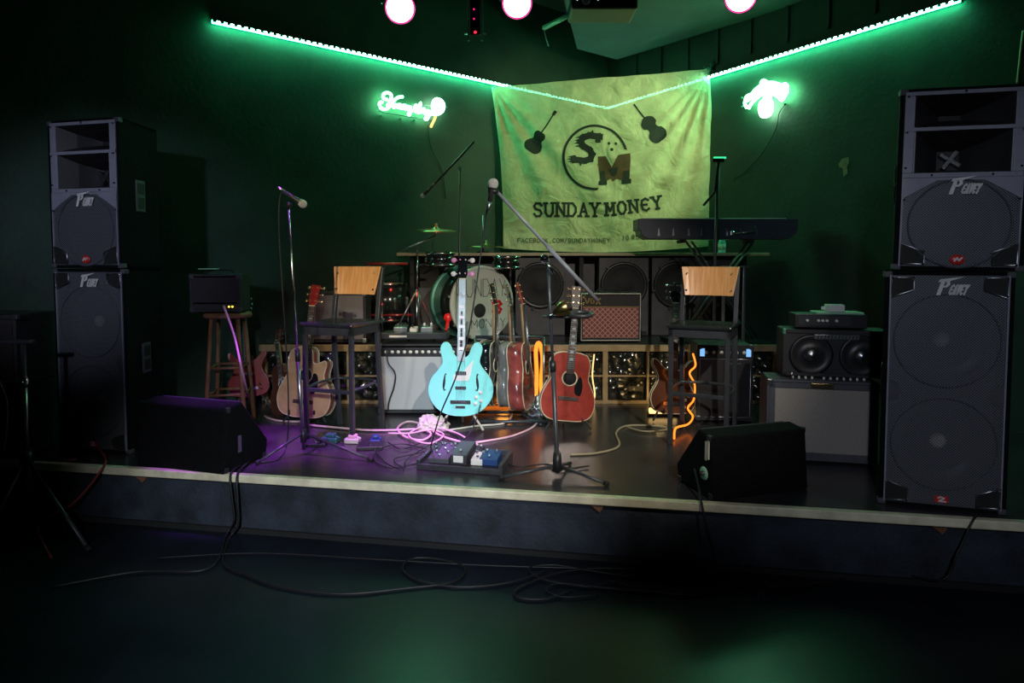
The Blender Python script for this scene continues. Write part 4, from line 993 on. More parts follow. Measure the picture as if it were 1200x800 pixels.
# tweed combo, twin-cone cabinet and head on it
A = onZ(897, 539); B = onZ(1028, 547); Yk = (A.y + B.y) / 2
ya = yaw_of(A, B); wk = (B - A).length
zt = .50
t = amp('guitar_amplifier', 'large combo amplifier with beige woven cloth at the bottom of the right amp stack', ((A.x + B.x) / 2, Yk, ST + .012), ya, wk, .27, zt, 'tolex_grey', 'tweed', None, 0, handle=False, inset=.05, bottom=.05, plate=(-.0, zt - .030, .13, .03, 'brass'), plate_txt='CUSTOM', corners='black_metal')
for i in range(11):
    x = -.16 + i * .038 + (.03 if i > 3 else 0); MB().cyl((x, .06, zt - .002), (x, .06, zt + .016), .007, n=10).build('knob', 'white', t)
MB().cyl((-.17, .035, zt), (-.17, .035, zt + .05), .006, n=8).build('jack_plug', 'steel', t)
lx = Vector((math.cos(ya), math.sin(ya), 0)); ly = Vector((-math.sin(ya), math.cos(ya), 0)); c0 = Vector(((A.x + B.x) / 2, Yk, ST + .012))
p2 = c0 + lx * .10 + ly * .10 + Vector((0, 0, zt + .012))
s2 = thing('speaker_cabinet', 'black cabinet with two round speakers on the beige-cloth amplifier', 'speaker', p2, ya)
w2 = .31; h2 = atY(975, 387, p2.y).z - p2.z
b = MB(); b.box(-w2, w2, .012, .24, 0, h2).build('cabinet', 'tolex', s2, bevel=.006)
b = MB(); b.box(-w2, w2, 0, .012, 0, .02); b.box(-w2, w2, 0, .012, h2 - .02, h2); b.box(-w2, -w2 + .02, 0, .012, 0, h2); b.box(w2 - .02, w2, 0, .012, 0, h2); b.build('front_frame', 'tolex', s2)
for x in (-.145, .145):
    MB().lathe([(.125, .0), (.13, .008), (.115, .012), (.10, .006), (.045, -.0), (.04, .012), (0, .02)], Matrix.Translation((x, .010, h2 * .46)) @ AX_FRONT).build('cone', 'black_plastic', s2)
    MB().lathe([(.040, .012), (.030, .024), (0, .030)], Matrix.Translation((x, .010, h2 * .46)) @ AX_FRONT).build('dust_cap', 'steel', s2)
MB().box(-.13, .13, -.002, .012, h2 * .80, h2 * .80 + .03).build('name_plate', 'steel', s2, bevel=.002)
flat([q for k in range(12) for q in stroke_poly([(-.11 + k * .02, h2 * .80 + .008), (-.105 + k * .02, h2 * .80 + .022)], .006)], -.0025, None, .0015).build('plate_marks', 'ink', s2)
for sx in (-1, 1):
    MB().box(sx * w2 - .014 if sx > 0 else -w2 - .003, w2 + .003 if sx > 0 else -w2 + .014, -.003, .03, h2 - .03, h2 + .003).build('corner_cap', 'green_pipe', s2, bevel=.004)
    MB().cyl((sx * .26, .12, -.012), (sx * .26, .12, .001), .014, n=10).build('rubber_foot', 'black_matte', s2)
p3 = p2 + lx * -.03 + ly * .02 + Vector((0, 0, h2 + .012)); p3.z = p2.z + h2 + .012
h3 = .085
s3 = thing('amplifier_head', 'slim black amplifier head on the twin-speaker cabinet', 'amplifier head', p3, ya)
MB().box(-.21, .21, 0, .2, 0, h3).build('case', 'black_plastic', s3, bevel=.004)
MB().box(-.19, .11, -.004, .001, .015, h3 - .012).build('front_panel', 'black_metal', s3)
for x in (-.14, -.075, -.05, -.025, .03): MB().lathe([(0, .014), (.008, .012), (.009, 0)], Matrix.Translation((x, -.004, .045)) @ AX_FRONT, 10).build('knob', 'white', s3)
for x in (-.19, .19): MB().cyl((x, .05, -.012), (x, .05, 0), .012, n=8).build('rubber_foot', 'black_matte', s3)
z = p3.z + h3
q = p3 + lx * .05 + ly * .03; t = tag(MB().box(-.13, .15, 0, .15, 0, .012, Matrix.Translation((q.x, q.y, z)) @ RZm(ya + .05)).build('folded_paper', 'paper_green', bevel=.003), 'flat green-lit folded paper on the slim amplifier head', 'paper')  # green light falling on the paper is put into its colour
q = p3 + lx * .035 + ly * .06; t = thing('small_box', 'small white box on the paper topping the right amp stack', 'box', (q.x, q.y, z + .0125), ya)
MB().box(-.045, .06, 0, .08, 0, .045).build('body', 'white', t, bevel=.006); MB().box(-.07, -.045, .03, .05, .01, .03).build('spout', 'white', t, bevel=.003)
# left: wooden stool with small amp
cL = onZ(270, 497); t = thing('wooden_stool', 'dark wooden stool carrying a small amplifier behind the left wedge', 'stool', (cL.x, cL.y, ST), .15)
zs_ = atY(270, 366, cL.y).z - ST
MB().lathe([(0, zs_ - .035), (.165, zs_ - .035), (.175, zs_ - .02), (.165, zs_), (0, zs_)], None, 28).build('seat', 'oak', t)
for a in range(4):
    an = a * PI / 2 + PI / 4; MB().cyl((.13 * math.cos(an), .13 * math.sin(an), zs_ - .03), (.20 * math.cos(an), .20 * math.sin(an), 0), .015, .018, 10).build('leg', 'oak', t)
for zz, rr in ((.25, .178), (.45, .158)):
    for a in range(4):
        a1 = a * PI / 2 + PI / 4; a2 = a1 + PI / 2; MB().cyl((rr * math.cos(a1), rr * math.sin(a1), zz), (rr * math.cos(a2), rr * math.sin(a2), zz), .009, n=8).build('rung', 'oak', t)
ha = .28
t = amp('guitar_amplifier', 'small dark amplifier with two yellow lights on the wooden stool', (cL.x - .04, cL.y - .12, ST + zs_ + .012), .05, .37, .20, ha, 'tolex', 'grey_cloth', (.02, .06, 'black_plastic'), 0, handle=True, corners='black_metal')
t.location.z = ST + zs_ + .012
# control strip is at the bottom: rebuild cloth above it
for ch in [o for o in COL.objects if o.parent == t and o.name.startswith('speaker_cloth')]: bpy.data.objects.remove(ch)
MB().box(-.16, .16, .006, .02, .07, ha - .025).build('speaker_cloth', 'dark_cloth', t)
for x in (.10, .125): MB().lathe([(0, .006), (.006, .004), (.006, 0)], Matrix.Translation((x, .001, .04)) @ AX_FRONT, 10).build('indicator_light', 'led_yellow', t)
tb = thing('note_pad', 'pale green folded sheet on the small amplifier on the wooden stool', 'paper', (cL.x - .10, cL.y - .06, ST + zs_ + .012 + ha + .034), -.1)
MB().box(-.07, .05, -.04, .05, 0, .008).build('sheet', 'paper_green', tb, bevel=.002)
# far-left rack cases
X0 = -3.62; Yr = 4.02
for i, (z0, hh_, lab) in enumerate(((0.0, .46, 'lower dark equipment case behind the tripod at the far left'), (.47, .44, 'upper dark equipment case at the far left beside the speaker stack'))):
    t = thing('equipment_case', lab, 'case', (-3.36, Yr, ST + z0 + .002))
    MB().box(-.27, .27, 0, .38, 0, hh_).build('case_body', 'tolex', t, bevel=.008)
    MB().box(-.25, .25, -.006, .001, .04, hh_ - .05).build('front_cloth', 'dark_cloth', t)
    for z_ in (hh_ - .03, .018): MB().box(-.27, .27, -.010, .012, z_, z_ + .012).build('edge_strip', 'steel' if i else 'black_metal', t)
    MB().box(-.06, .06, -.014, -.006, hh_ * .5, hh_ * .5 + .02).build('latch', 'black_metal', t)
    for sx in (-1, 1): MB().box(sx * .27 - .02, sx * .27 + .02, -.012, .02, hh_ - .03, hh_ + .001).build('corner_cap', 'black_metal', t, bevel=.005)

# ------------------------------------------------------------------ guitars
def sym(R): return R + [(-x, z) for x, z in reversed(R[1:-1])]
DREAD = sym([(0, 0), (.10, .004), (.17, .035), (.2, .11), (.195, .19), (.158, .27), (.140, .315), (.143, .37), (.146, .43), (.12, .485), (.06, .505), (0, .508)])
CUTAWAY = [(0, 0), (.10, .004), (.17, .035), (.2, .11), (.192, .19), (.155, .26), (.138, .30), (.142, .34), (.150, .385), (.135, .41), (.10, .395), (.07, .385), (.045, .40), (.035, .47), (0, .50), (-.06, .498), (-.115, .475), (-.14, .43), (-.143, .37), (-.138, .315), (-.155, .27), (-.192, .19), (-.2, .11), (-.17, .035), (-.10, .004)]
SEMI = sym([(0, 0), (.09, .010), (.165, .050), (.220, .12), (.236, .195), (.215, .27), (.168, .33), (.138, .375), (.136, .415), (.148, .46), (.150, .50), (.130, .532), (.100, .530), (.076, .495), (.060, .45), (.035, .425), (0, .42)])
HORNED = sym([(0, 0), (.08, .004), (.14, .03), (.165, .09), (.155, .15), (.125, .205), (.112, .25), (.128, .30), (.155, .35), (.150, .385), (.12, .375), (.085, .335), (.045, .31), (0, .31)])
def guitar(name, label, loc, yaw, lean, roll, out, bz, L, body, side, thick, pegs=(3, 3), neckm='rosewood', hw=.043, hole=None, pick=None, bridge=.16, grp=None, headm=None, pegm='peg_gold', binding='binding', cat='guitar', scale=1.0, headL=.17, neck_top=None, dots='fret_silver', strap=False):
    """bottom of the body at loc; bz = where the fretboard starts, L = height of the nut"""
    t = thing(name, label, cat, loc, (-lean, roll, yaw), grp); t.scale = (scale,) * 3
    o2 = [(p.x, p.y) for p in catmull([(x, z, 0) for x, z in out], True, 5)]
    MB().prism(o2, -thick, 0, smooth=True).build('body', side, t)
    f = MB(); n = len(o2); f.prism([(x * .985, .5 * (max(q[1] for q in o2)) + (z - .5 * max(q[1] for q in o2)) * .988) for x, z in o2], -thick - .003, -thick + .001); f.build('body_top', body, t)
    if binding:
        for y in (-thick - .001, -.001): MB().tube([(x, y, z) for x, z in o2], .0035, 6, True).build('binding', binding, t)
    y0 = -thick
    if hole:
        MB().lathe([(0, .0045), (hole[1], .0045), (hole[1], .003)], Matrix.Translation((0, y0, hole[0])) @ AX_FRONT, 30).build('sound_hole', 'black_matte', t)
        MB().lathe([(hole[1], .004), (hole[1], .006), (hole[1] + .010, .006), (hole[1] + .010, .003)], Matrix.Translation((0, y0, hole[0])) @ AX_FRONT, 30).build('rosette', binding or 'binding', t)
    if pick: MB().prism([(p.x, p.y) for p in catmull([(x, z, 0) for x, z in pick], True, 4)], y0 - .0055, y0 - .002).build('pick_guard', 'pick_black', t)
    # bridge
    MB().box(-.075, .075, y0 - .013, y0 - .002, bridge - .014, bridge + .014).box(-.045, .045, y0 - .017, y0 - .012, bridge - .0, bridge + .005).build('bridge', 'rosewood' if hole else 'chrome', t, bevel=.003)
    # neck, fretboard
    ny = y0 - .004
    MB().add([(-hw * .62, ny, bz), (hw * .62, ny, bz), (hw * .62, ny - .012, bz), (-hw * .62, ny - .012, bz), (-hw * .5, ny, L), (hw * .5, ny, L), (hw * .5, ny - .012, L), (-hw * .5, ny - .012, L)],
             [(0, 1, 2, 3), (4, 5, 6, 7), (0, 1, 5, 4), (1, 2, 6, 5), (2, 3, 7, 6), (3, 0, 4, 7)]).build('fretboard', neckm, t)
    zt = max(q[1] for q in o2) - .06
    nk = MB(); nk.tube([(0, ny + .003, zt), (0, ny + .003, L)], [hw * .54, hw * .46], 12); nk.build('neck', neck_top or 'maple_neck', t)
    nk = [o for o in COL.objects if o.parent == t][-1]
    for v in nk.data.vertices: v.co.y = ny + (v.co.y - ny) * .8 + .004
    fr = MB(); sc_ = (L - bridge)
    for k in range(1, 20):
        z = bridge + sc_ * 2 ** (-k / 12)
        if z < bz + .005: break
        ww = hw * (.5 + .12 * (L - z) / max(.01, L - bz)); fr.box(-ww, ww, ny - .0135, ny - .011, z - .0012, z + .0012)
    fr.build('frets', 'fret_silver', t)
    dm = MB()
    for k in (3, 5, 7, 9, 12, 15):
        z = bridge + sc_ * (2 ** (-(k - .5) / 12))
        if z > bz + .01: (dm.box(-.012, .012, ny - .0132, ny - .0115, z - .007, z + .007) if dots != 'peg_white' else dm.box(-.018, .018, ny - .0140, ny - .0115, z - .011, z + .011))
    if dm.v: dm.build('inlays', dots, t)
    MB().box(-hw * .52, hw * .52, ny - .015, ny + .001, L - .002, L + .004).build('nut', 'binding', t)
    # head
    hm = Matrix.Translation((0, ny - .006, L)) @ Matrix.Rotation(-.2, 4, 'X')
    hp = [(-hw * .5, 0), (hw * .5, 0), (hw * .78, headL * .22), (hw * .72, headL * .6), (hw * .86, headL * .97), (.01, headL), (0, headL * .96), (-.01, headL), (-hw * .86, headL * .97), (-hw * .72, headL * .6), (-hw * .78, headL * .22)]
    MB().prism(hp, -.003, .011, hm).build('headstock', headm or side, t, bevel=.002)
    for sx, n_ in ((-1, pegs[0]), (1, pegs[1])):
        for k in range(n_):
            z = headL * (.24 + .62 * k / max(1, n_ - 1)); x = sx * hw * .74
            pg = MB().cyl((x * .8, .014, z), (x + sx * .014, .014, z), .004, n=8, mtx=hm)
            big = pegm in ('chrome_big',)
            r_ = .012 if not big else .021
            pg.lathe([(0, .006), (r_ * .8, .005), (r_, 0), (r_ * .8, -.005), (0, -.006)], hm @ Matrix.Translation((x + sx * (.014 + r_ * .9), .012, z)) @ AX_FRONT, 12)
            pg.cyl((sx * hw * .42, -.012, z), (sx * hw * .42, 0, z), .005, n=8, mtx=hm)
            pg.build('tuning_peg', (('peg_magenta_lit' if (k + (sx > 0)) % 2 else 'peg_white') if big else pegm), t)
    ns = pegs[0] + pegs[1]; st_ = MB()
    for k in range(ns):
        u = -1 + 2 * k / (ns - 1); st_.cyl((u * .028, ny - .0165, bridge), (u * hw * .42, ny - .0165, L + .003), .0009, n=4)
    st_.build('strings', 'steel', t)
    return t
def gstand(label, foot, yaw, h=.34, m='black_metal', fm='black_matte', lean=.15):
    t = thing('guitar_stand', label, 'guitar stand', (foot.x, foot.y, ST), yaw)
    MB().tube([(0, .16, .01), (0, .02, h), (0, .03, h + .12)], .009, 8).build('upright', m, t)
    for sx in (-1, 1):
        MB().tube([(0, .03, h - .1), (sx * .17, -.10, .012)], .008, 8).build('leg', m, t)
        MB().tube(catmull([(0, .03, .16), (sx * .07, .02, .12), (sx * .10, -.03, .088), (sx * .10, -.135, .080), (sx * .10, -.150, .115)], False, 4), .0085, 8).build('cradle_arm', fm, t)
    return t
# teal semi-hollow bass
bf = onZ(540, 503); by = bf.y; bb = atY(540, 486, by); 
g = guitar('bass_guitar', 'teal semi-hollow bass guitar standing at the centre of the stage', bb + Vector((0, -.0, 0)), 0, .10, .012, SEMI, .40, 1.005, 'teal', 'teal', .045, (2, 2), 'fret_silver', .048, None, None, .10, None, 'gloss_black', 'chrome_big', 'teal', 'bass guitar', 1.0, .17, 'rosewood', 'peg_white')
for sx in (-1, 1):
    fh = catmull([(sx * .118 + .012, .30, 0), (sx * .118 + .004, .305, 0), (sx * .118, .285, 0), (sx * .122, .245, 0), (sx * .126, .205, 0), (sx * .120, .185, 0), (sx * .110, .192, 0)], False, 4)
    k = MB(); k.tube([(p.x, -.050, p.y) for p in fh], [.0035 + .0055 * math.exp(-((i - len(fh) / 2) / 4) ** 2) for i in range(len(fh))], 6); k.build('sound_slot', 'black_matte', g)
MB().box(-.04, .04, -.056, -.047, .295, .325).box(-.04, .04, -.056, -.047, .19, .215).build('pickup', 'chrome', g, bevel=.003)
MB().prism([(-.055, .255), (.055, .255), (.07, .30), (.09, .41), (-.0, .30), (-.055, .30)], -.0525, -.050).build('pick_guard', 'white', g)
for x, z in ((.115, .135), (.145, .17), (.11, .09), (.15, .11)): MB().lathe([(0, .018), (.012, .016), (.015, 0)], Matrix.Translation((x, -.047, z)) @ AX_FRONT, 12).build('knob', 'white', g)
MB().box(-.035, .035, -.062, -.048, .055, .075).build('tailpiece', 'chrome', g, bevel=.003)
gstand('guitar stand with white foot post under the teal bass', Vector((bf.x, bf.y + .03, 0)), 0, .34, 'offwhite')
# red dreadnought
rf = onZ(664, 503); rb = atY(661, 491, rf.y)
PK = [(.045, .27), (.075, .33), (.095, .30), (.10, .24), (.085, .19), (.05, .20), (.04, .235)]
guitar('acoustic_guitar', 'red-brown acoustic guitar facing forward behind the centre microphone stand', rb, .06, .12, .095, DREAD, .345, .835, 'mahogany', 'mahogany_side', .105, (3, 3), 'rosewood', .046, (.315, .05), PK, .165, None, 'rosewood', 'peg_gold', 'binding', 'guitar', .98, .175)
gstand('black and red guitar stand under the forward-facing red-brown acoustic guitar', Vector((rf.x, rf.y + .04, 0)), .06, .34, 'black_metal', 'red_gloss')
# natural cutaway behind left stool
nf = onZ(361, 494); nb_ = atY(361, 487, nf.y)
guitar('acoustic_guitar', 'tan cutaway acoustic guitar with black pick guard behind the left stool', nb_, -.15, .14, .055, CUTAWAY, .35, .80, 'spruce', 'mahogany_side', .10, (3, 3), 'rosewood', .044, (.30, .045), [(.03, .24), (.06, .315), (.09, .30), (.10, .24), (.08, .18), (.045, .18)], .11, None, 'red_gloss', 'peg_gold', 'binding', 'guitar', 1.06, .16)
gstand('black guitar stand under the tan cutaway acoustic guitar', Vector((nf.x, nf.y + .04, 0)), -.1)
# three guitars on a rack, seen from the side
Yq = 5.02
def side_guitar(label, px, py, hx, hy, side, top, yaw, sc=1.0, thick=.10, Y=Yq, neck='maple_neck'):
    base = atY(px, py, Y); head = atY(hx, hy, Y + .02)
    v = head - base; roll = math.atan2(v.x, v.z)
    # lean in the view plane: guitar faces right (local -y -> +x), so leaning back tips its head to the left
    return guitar('acoustic_guitar', label, base, yaw, -roll if yaw > 0 else roll, 0, DREAD, .345, .80, top, side, thick, (3, 3), 'rosewood', .046, (.315, .05), None, .165, 'guitars standing side-on in the rack', side, 'peg_gold', 'binding', 'guitar', sc, .17, neck)
side_guitar('glossy black acoustic guitar seen side-on, next to the teal bass', 567, 472, 566, 326, 'gloss_black', 'gloss_black', math.radians(74), .97)
side_guitar('grey-sided acoustic guitar, middle of the three side-on guitars', 591, 474, 583, 322, 'grey_wood', 'spruce', math.radians(76), 1.0, .09, 5.15)
side_guitar('red-brown acoustic guitar seen side-on, rightmost in the guitar rack', 604, 478, 592, 318, 'mahogany_side', 'mahogany', math.radians(76), 1.0, .115, 4.95)
rk = thing('guitar_rack', 'black tubular rack holding three side-on guitars', 'guitar rack', (atY(597, 490, 5.05).x, 5.07, ST))
for y in (-.17, .14):
    MB().tube([(-.30, y, .02), (.30, y, .02)], .013, 10).build('base_rail', 'black_metal', rk)
for sx in (-.28, .28):
    MB().tube([(sx, -.18, .02), (sx, .18, .02)], .013, 10).build('foot', 'black_metal', rk)
    MB().tube([(sx, .14, .02), (sx, .2, .40), (sx, .24, .62)], .011, 10).build('upright', 'steel', rk)
MB().tube([(-.28, .24, .62), (.28, .24, .62)], .014, 10).build('neck_rail', 'black_metal', rk)
# dark electric with horns behind right stool
ef = onZ(787, 492); eb = atY(786, 484, ef.y)
g = guitar('electric_guitar', 'dark sunburst horned electric guitar behind the right stool legs', eb, .1, .16, .07, HORNED, .28, .80, 'burst', 'burst', .04, (3, 3), 'rosewood', .043, None, None, .07, None, 'gloss_black', 'chrome', 'binding', 'guitar', 1.08, .16, 'burst')
for z in (.13, .22): MB().box(-.04, .04, -.052, -.042, z, z + .035).build('pickup', 'chrome', g, bevel=.003)
for x, z in ((.09, .10), (.12, .06), (.085, .05), (.115, .13)): MB().lathe([(0, .014), (.009, .012), (.012, 0)], Matrix.Translation((x, -.042, z)) @ AX_FRONT, 12).build('knob', 'white', g)
gstand('black guitar stand under the dark horned electric guitar', Vector((ef.x, ef.y + .05, 0)), .1)
# red guitar at the left, dimly lit
lf = onZ(285, 489); lb = atY(284, 456, lf.y + .12)
g = guitar('electric_guitar', 'dim red electric guitar standing behind the wooden stool legs', onZ(288, 486) + Vector((0, .1, .13)), .25, .16, -.06, HORNED, .28, .72, 'red_gloss', 'red_gloss', .04, (3, 3), 'rosewood', .043, None, None, .07, None, 'gloss_black', 'chrome', None, 'guitar', .95, .15, 'rosewood')
for x, z in ((.09, .10), (.10, .06)): MB().lathe([(0, .014), (.009, .012), (.012, 0)], Matrix.Translation((x, -.042, z)) @ AX_FRONT, 12).build('knob', 'chrome', g)
MB().box(-.04, .04, -.052, -.042, .18, .21).build('pickup', 'chrome', g, bevel=.003)
q = onZ(288, 486); gstand('black guitar stand under the dim red electric guitar', Vector((q.x, q.y + .14, 0)), .25)
# tilted dark red gig-bag like case leaning between stool and natural guitar
lc = onZ(322, 478)
g = guitar('acoustic_guitar', 'dark red-brown guitar leaning tilted between the wooden stool and tan guitar', onZ(334, 487) + Vector((0.06, .0, .02)), -.5, .25, -.42, CUTAWAY, .35, .70, 'dark_wood', 'dark_wood', .08, (3, 3), 'rosewood', .044, (.30, .045), None, .11, None, 'dark_wood', 'chrome', None, 'guitar', .85, .15)

# ------------------------------------------------------------------ keyboard on its stand
Yk = 5.85; a1 = atY(748, 256, Yk); a2 = atY(935, 280, Yk); kw = a2.x - a1.x; kz0 = a2.z; kz1 = a1.z; kh = kz1 - kz0
k = thing('keyboard', 'long black keyboard seen from its back in front of the banner', 'keyboard', ((a1.x + a2.x) / 2, Yk, kz0))
hw = kw / 2
b = MB(); b.prism([(-hw + .0, kh * .45), (-hw + .02, kh * .42), (-hw + .03, kh * .2), (-hw + .09, 0), (hw - .09, 0), (hw - .03, kh * .2), (hw, kh * .45), (hw, kh), (-hw, kh)], 0, .26)
b.build('body', 'keys_back', k, bevel=.006)
MB().box(-hw + .03, hw - .03, .26, .29, .03, kh - .07).build('key_slip', 'black_plastic', k)
MB().box(-hw + .06, hw - .06, .12, .28, kh - .001, kh + .012).build('keys', 'white', k)
for px in (772, 789, 807, 822, 851, 868, 887, 906):
    x = atY(px, 272, Yk).x - k.location.x; MB().prism([(x - .010, kh * .16), (x + .010, kh * .16), (x + .003, kh * .52), (x - .003, kh * .52)], -.004, .002).build('back_marking', 'steel', k)
MB().box(-.008, .008, -.004, .002, 0, kh).build('seam', 'black_matte', k)
ks = thing('keyboard_stand', 'black double-tube keyboard stand under the long keyboard', 'keyboard stand', (k.location.x, Yk + .06, RZ + .0))
zt = kz0 - RZ
xl = atY(806, 283, Yk).x - k.location.x; xr = atY(886, 283, Yk).x - k.location.x
for dx in (0, .05):
    for sg, x_ in ((1, xl), (-1, xr)):
        MB().tube([(x_ + sg * dx, 0, zt - .02), (x_ + sg * (dx + .62), .0, .02)], .011, 8).build('leg', 'steel', ks)
for x_ in (xl, xr):
    MB().tube([(x_ - .02, -.03, zt - .018), (x_ - .02, .2, zt - .018)], .016, 10).build('support_bar', 'black_matte', ks)
    MB().tube([(-x_ - .1, -.06, .018), (-x_ - .1, .2, .018)], .016, 10).build('foot_bar', 'black_matte', ks)
# cup on the shelf, metal arm
cp = atY(846, 288, 6.42); t = thing('bottle', 'small pale blue bottle on the shelf under the keyboard middle', 'bottle', (cp.x, 6.42, RZ + zs + .001))
MB().lathe([(0, 0), (.034, 0), (.036, .01), (.036, .10), (.020, .14), (.016, .17), (0, .17)], None, 20).build('glass', 'teal', t)
MB().lathe([(.037, .03), (.0375, .03), (.0375, .085), (.037, .085)], None, 20).build('label_band', 'white', t)
MB().cyl((0, 0, .165), (0, 0, .185), .018, n=14).build('cap', 'white', t)
cp = atY(872, 273, Yk - .05); t = thing('clip_arm', 'short bright metal arm clipped on the keyboard back', 'clip', cp)
MB().tube([(-.11, 0, .0), (.09, 0, .01), (.10, 0, .06)], .009, 8).build('rod', 'chrome', t); MB().cyl((-.12, -.01, -.0), (-.085, -.01, 0), .018, n=12).build('knob', 'chrome', t)
MB().tube([(0, 0, 0), (0, .05, -.01)], .01, 8).build('clamp', 'black_metal', t)
# chrome-ish bracket stand behind right stool back
for px, lab in ((847, 'pale slim post behind the right stool backrest, left one'), (871, 'pale slim post behind the right stool backrest, right one')):
    b0 = atY(px, 380, 5.50 if px > 850 else 5.35); b0.z = ST
    t = thing('slim_post', lab, 'post', b0); hh_ = atY(px, 312, b0.y).z - ST
    MB().box(-.012, .012, -.012, .012, 0, hh_).build('post', 'bar_grey' if px == 847 else 'steel', t, bevel=.003); MB().box(-.03, .03, -.03, .03, 0, .012).build('foot_plate', 'black_metal', t)
    MB().box(-.03, .03, -.02, .02, hh_ - .01, hh_ + .005).build('cap', 'steel', t)

# ------------------------------------------------------------------ hanging lamps and rigging
def par(label, px, py, Y, dirv, grp):
    p = atY(px, py, Y); t = thing('stage_lamp', label, 'stage lamp', p, 0, grp); t.scale = (1.1,) * 3
    d = Vector(dirv).normalized(); q = d.to_track_quat('Z', 'Y').to_matrix().to_4x4()
    MB().lathe([(.103, 0), (.108, .006), (.108, -.01), (.100, -.16), (.075, -.22), (.05, -.27), (0, -.275)], q, 28).build('can', 'black_metal', t)
    MB().lathe([(0, -.012), (.092, -.009)], q, 28).build('lens', 'lamp_pink', t)
    MB().lathe([(.092, -.009), (.101, -.004)], q, 28).build('lens_rim', 'lamp_rim', t)
    c = q @ Vector((0, 0, -.12)); xx = q.to_3x3() @ Vector((1, 0, 0)); xx.z = 0; xx.normalize()
    top = c + Vector((0, 0, .26))
    MB().tube([c + xx * .115, c + xx * .13 + Vector((0, 0, .15)), c + xx * .10 + Vector((0, 0, .24)), top - xx * .0, c - xx * .10 + Vector((0, 0, .24)), c - xx * .13 + Vector((0, 0, .15)), c - xx * .115], .007, 6).build('yoke', 'black_metal', t)
    MB().tube([top, top + Vector((0, 0, (H - p.z) / 1.1 - top.z))], .012, 8).build('hanger', 'black_metal', t)
    MB().tube(catmull([q @ Vector((0, 0, -.27)), q @ Vector((.02, .0, -.33)) + Vector((0, 0, .1)), top + Vector((.05, 0, .05)), top + Vector((.012, 0, .25))], False, 4), .005, 6).build('lead', 'cable_black', t)
    return p
for px, py, Y, dv, lab in ((469, 10, 5.0, (.25, -1, -.62), 'pink-white round stage lamp, leftmost of the three at the top'), (606, 4, 5.0, (.02, -1, -.55), 'pink-white round stage lamp, middle one, beside the hanging bracket'),
                           (868, -4, 4.8, (-.3, -1, -.5), 'white round stage lamp cut off by the top edge above the right light strip')):
    par(lab, px, py, Y, dv, 'stage lamps')
# hanging ladder-like rail pair
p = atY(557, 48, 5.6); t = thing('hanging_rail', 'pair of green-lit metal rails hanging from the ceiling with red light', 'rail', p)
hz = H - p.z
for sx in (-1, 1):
    MB().box(sx * .055 - .010, sx * .055 + .010, -.012, .012, 0, hz).build('rail', 'rail_green_lit', t, bevel=.002)
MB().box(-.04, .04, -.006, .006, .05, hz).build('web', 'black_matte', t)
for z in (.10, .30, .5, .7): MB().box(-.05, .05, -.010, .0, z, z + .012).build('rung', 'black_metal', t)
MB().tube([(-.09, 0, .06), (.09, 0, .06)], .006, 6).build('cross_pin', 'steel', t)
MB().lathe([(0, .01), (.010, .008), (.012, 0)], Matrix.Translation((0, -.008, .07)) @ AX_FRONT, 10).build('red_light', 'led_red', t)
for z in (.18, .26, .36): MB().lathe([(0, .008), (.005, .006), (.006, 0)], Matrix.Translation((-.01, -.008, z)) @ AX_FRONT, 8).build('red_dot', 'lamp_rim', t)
# sloping boxed duct with a pale bracket and dark projector box
p = atY(705, 8, 5.6); t = thing('projector', 'dark flat projector box hanging under the ceiling above the banner', 'projector', p)
MB().box(-.27, .28, -.15, .2, -.07, .06).build('housing', 'black_plastic', t, bevel=.02)
MB().lathe([(.03, .0), (.035, .012), (.02, .014), (0, .006)], Matrix.Translation((-.15, -.15, -.01)) @ AX_FRONT, 16).build('lens', 'steel', t)
MB().tube([(0, 0, .05), (0, 0, H - p.z)], .018, 10).build('hanger', 'black_metal', t)
for x in (-.22, -.05): MB().lathe([(0, .006), (.006, .004), (.007, 0)], Matrix.Translation((x, -.151, .0)) @ AX_FRONT, 8).build('indicator_light', 'led_white', t)
q1 = atY(637, 33, 6.0); q2 = atY(684, 9, 5.6)
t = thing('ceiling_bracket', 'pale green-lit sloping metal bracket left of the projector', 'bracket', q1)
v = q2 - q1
MB().tube([(0, 0, 0), v], .022, 4).build('bar', 'green_pipe', t)  # green light on the pale metal is put into the bar's colour
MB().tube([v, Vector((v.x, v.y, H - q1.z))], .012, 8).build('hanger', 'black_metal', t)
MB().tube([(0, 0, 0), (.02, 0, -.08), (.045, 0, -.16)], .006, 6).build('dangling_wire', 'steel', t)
# ceiling box behind it
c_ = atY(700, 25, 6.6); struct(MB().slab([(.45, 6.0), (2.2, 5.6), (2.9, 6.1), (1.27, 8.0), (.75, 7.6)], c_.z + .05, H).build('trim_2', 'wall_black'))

# ------------------------------------------------------------------ pedal boards, plugs and other floor pieces
pb0 = onZ(490, 550); pb1 = onZ(586, 557); ya = yaw_of(pb0, pb1); c = (pb0 + pb1) / 2; L = (pb1 - pb0).length
t = thing('pedal_board', 'black pedal board loaded with pedals at the stage front, left of centre', 'pedal board', (c.x, c.y, ST + .001), ya)
MB().box(-L / 2, L / 2, 0, .30, .012, .030).build('deck', 'black_plastic', t, bevel=.004)
MB().box(-L / 2, L / 2, -.006, .012, 0, .035).box(-L / 2, L / 2, .29, .31, 0, .06).build('frame_rail', 'black_metal', t, bevel=.003)
for sx in (-1, 1): MB().box(sx * L / 2 - .012, sx * L / 2 + .012, 0, .30, 0, .06).build('side_rail', 'black_metal', t, bevel=.003)
MB().box(-L / 2 + .04, -L / 2 + .12, -.008, -.004, .012, .026).box(L / 2 - .15, L / 2 - .06, -.008, -.004, .012, .026).build('label_strip', 'steel', t)
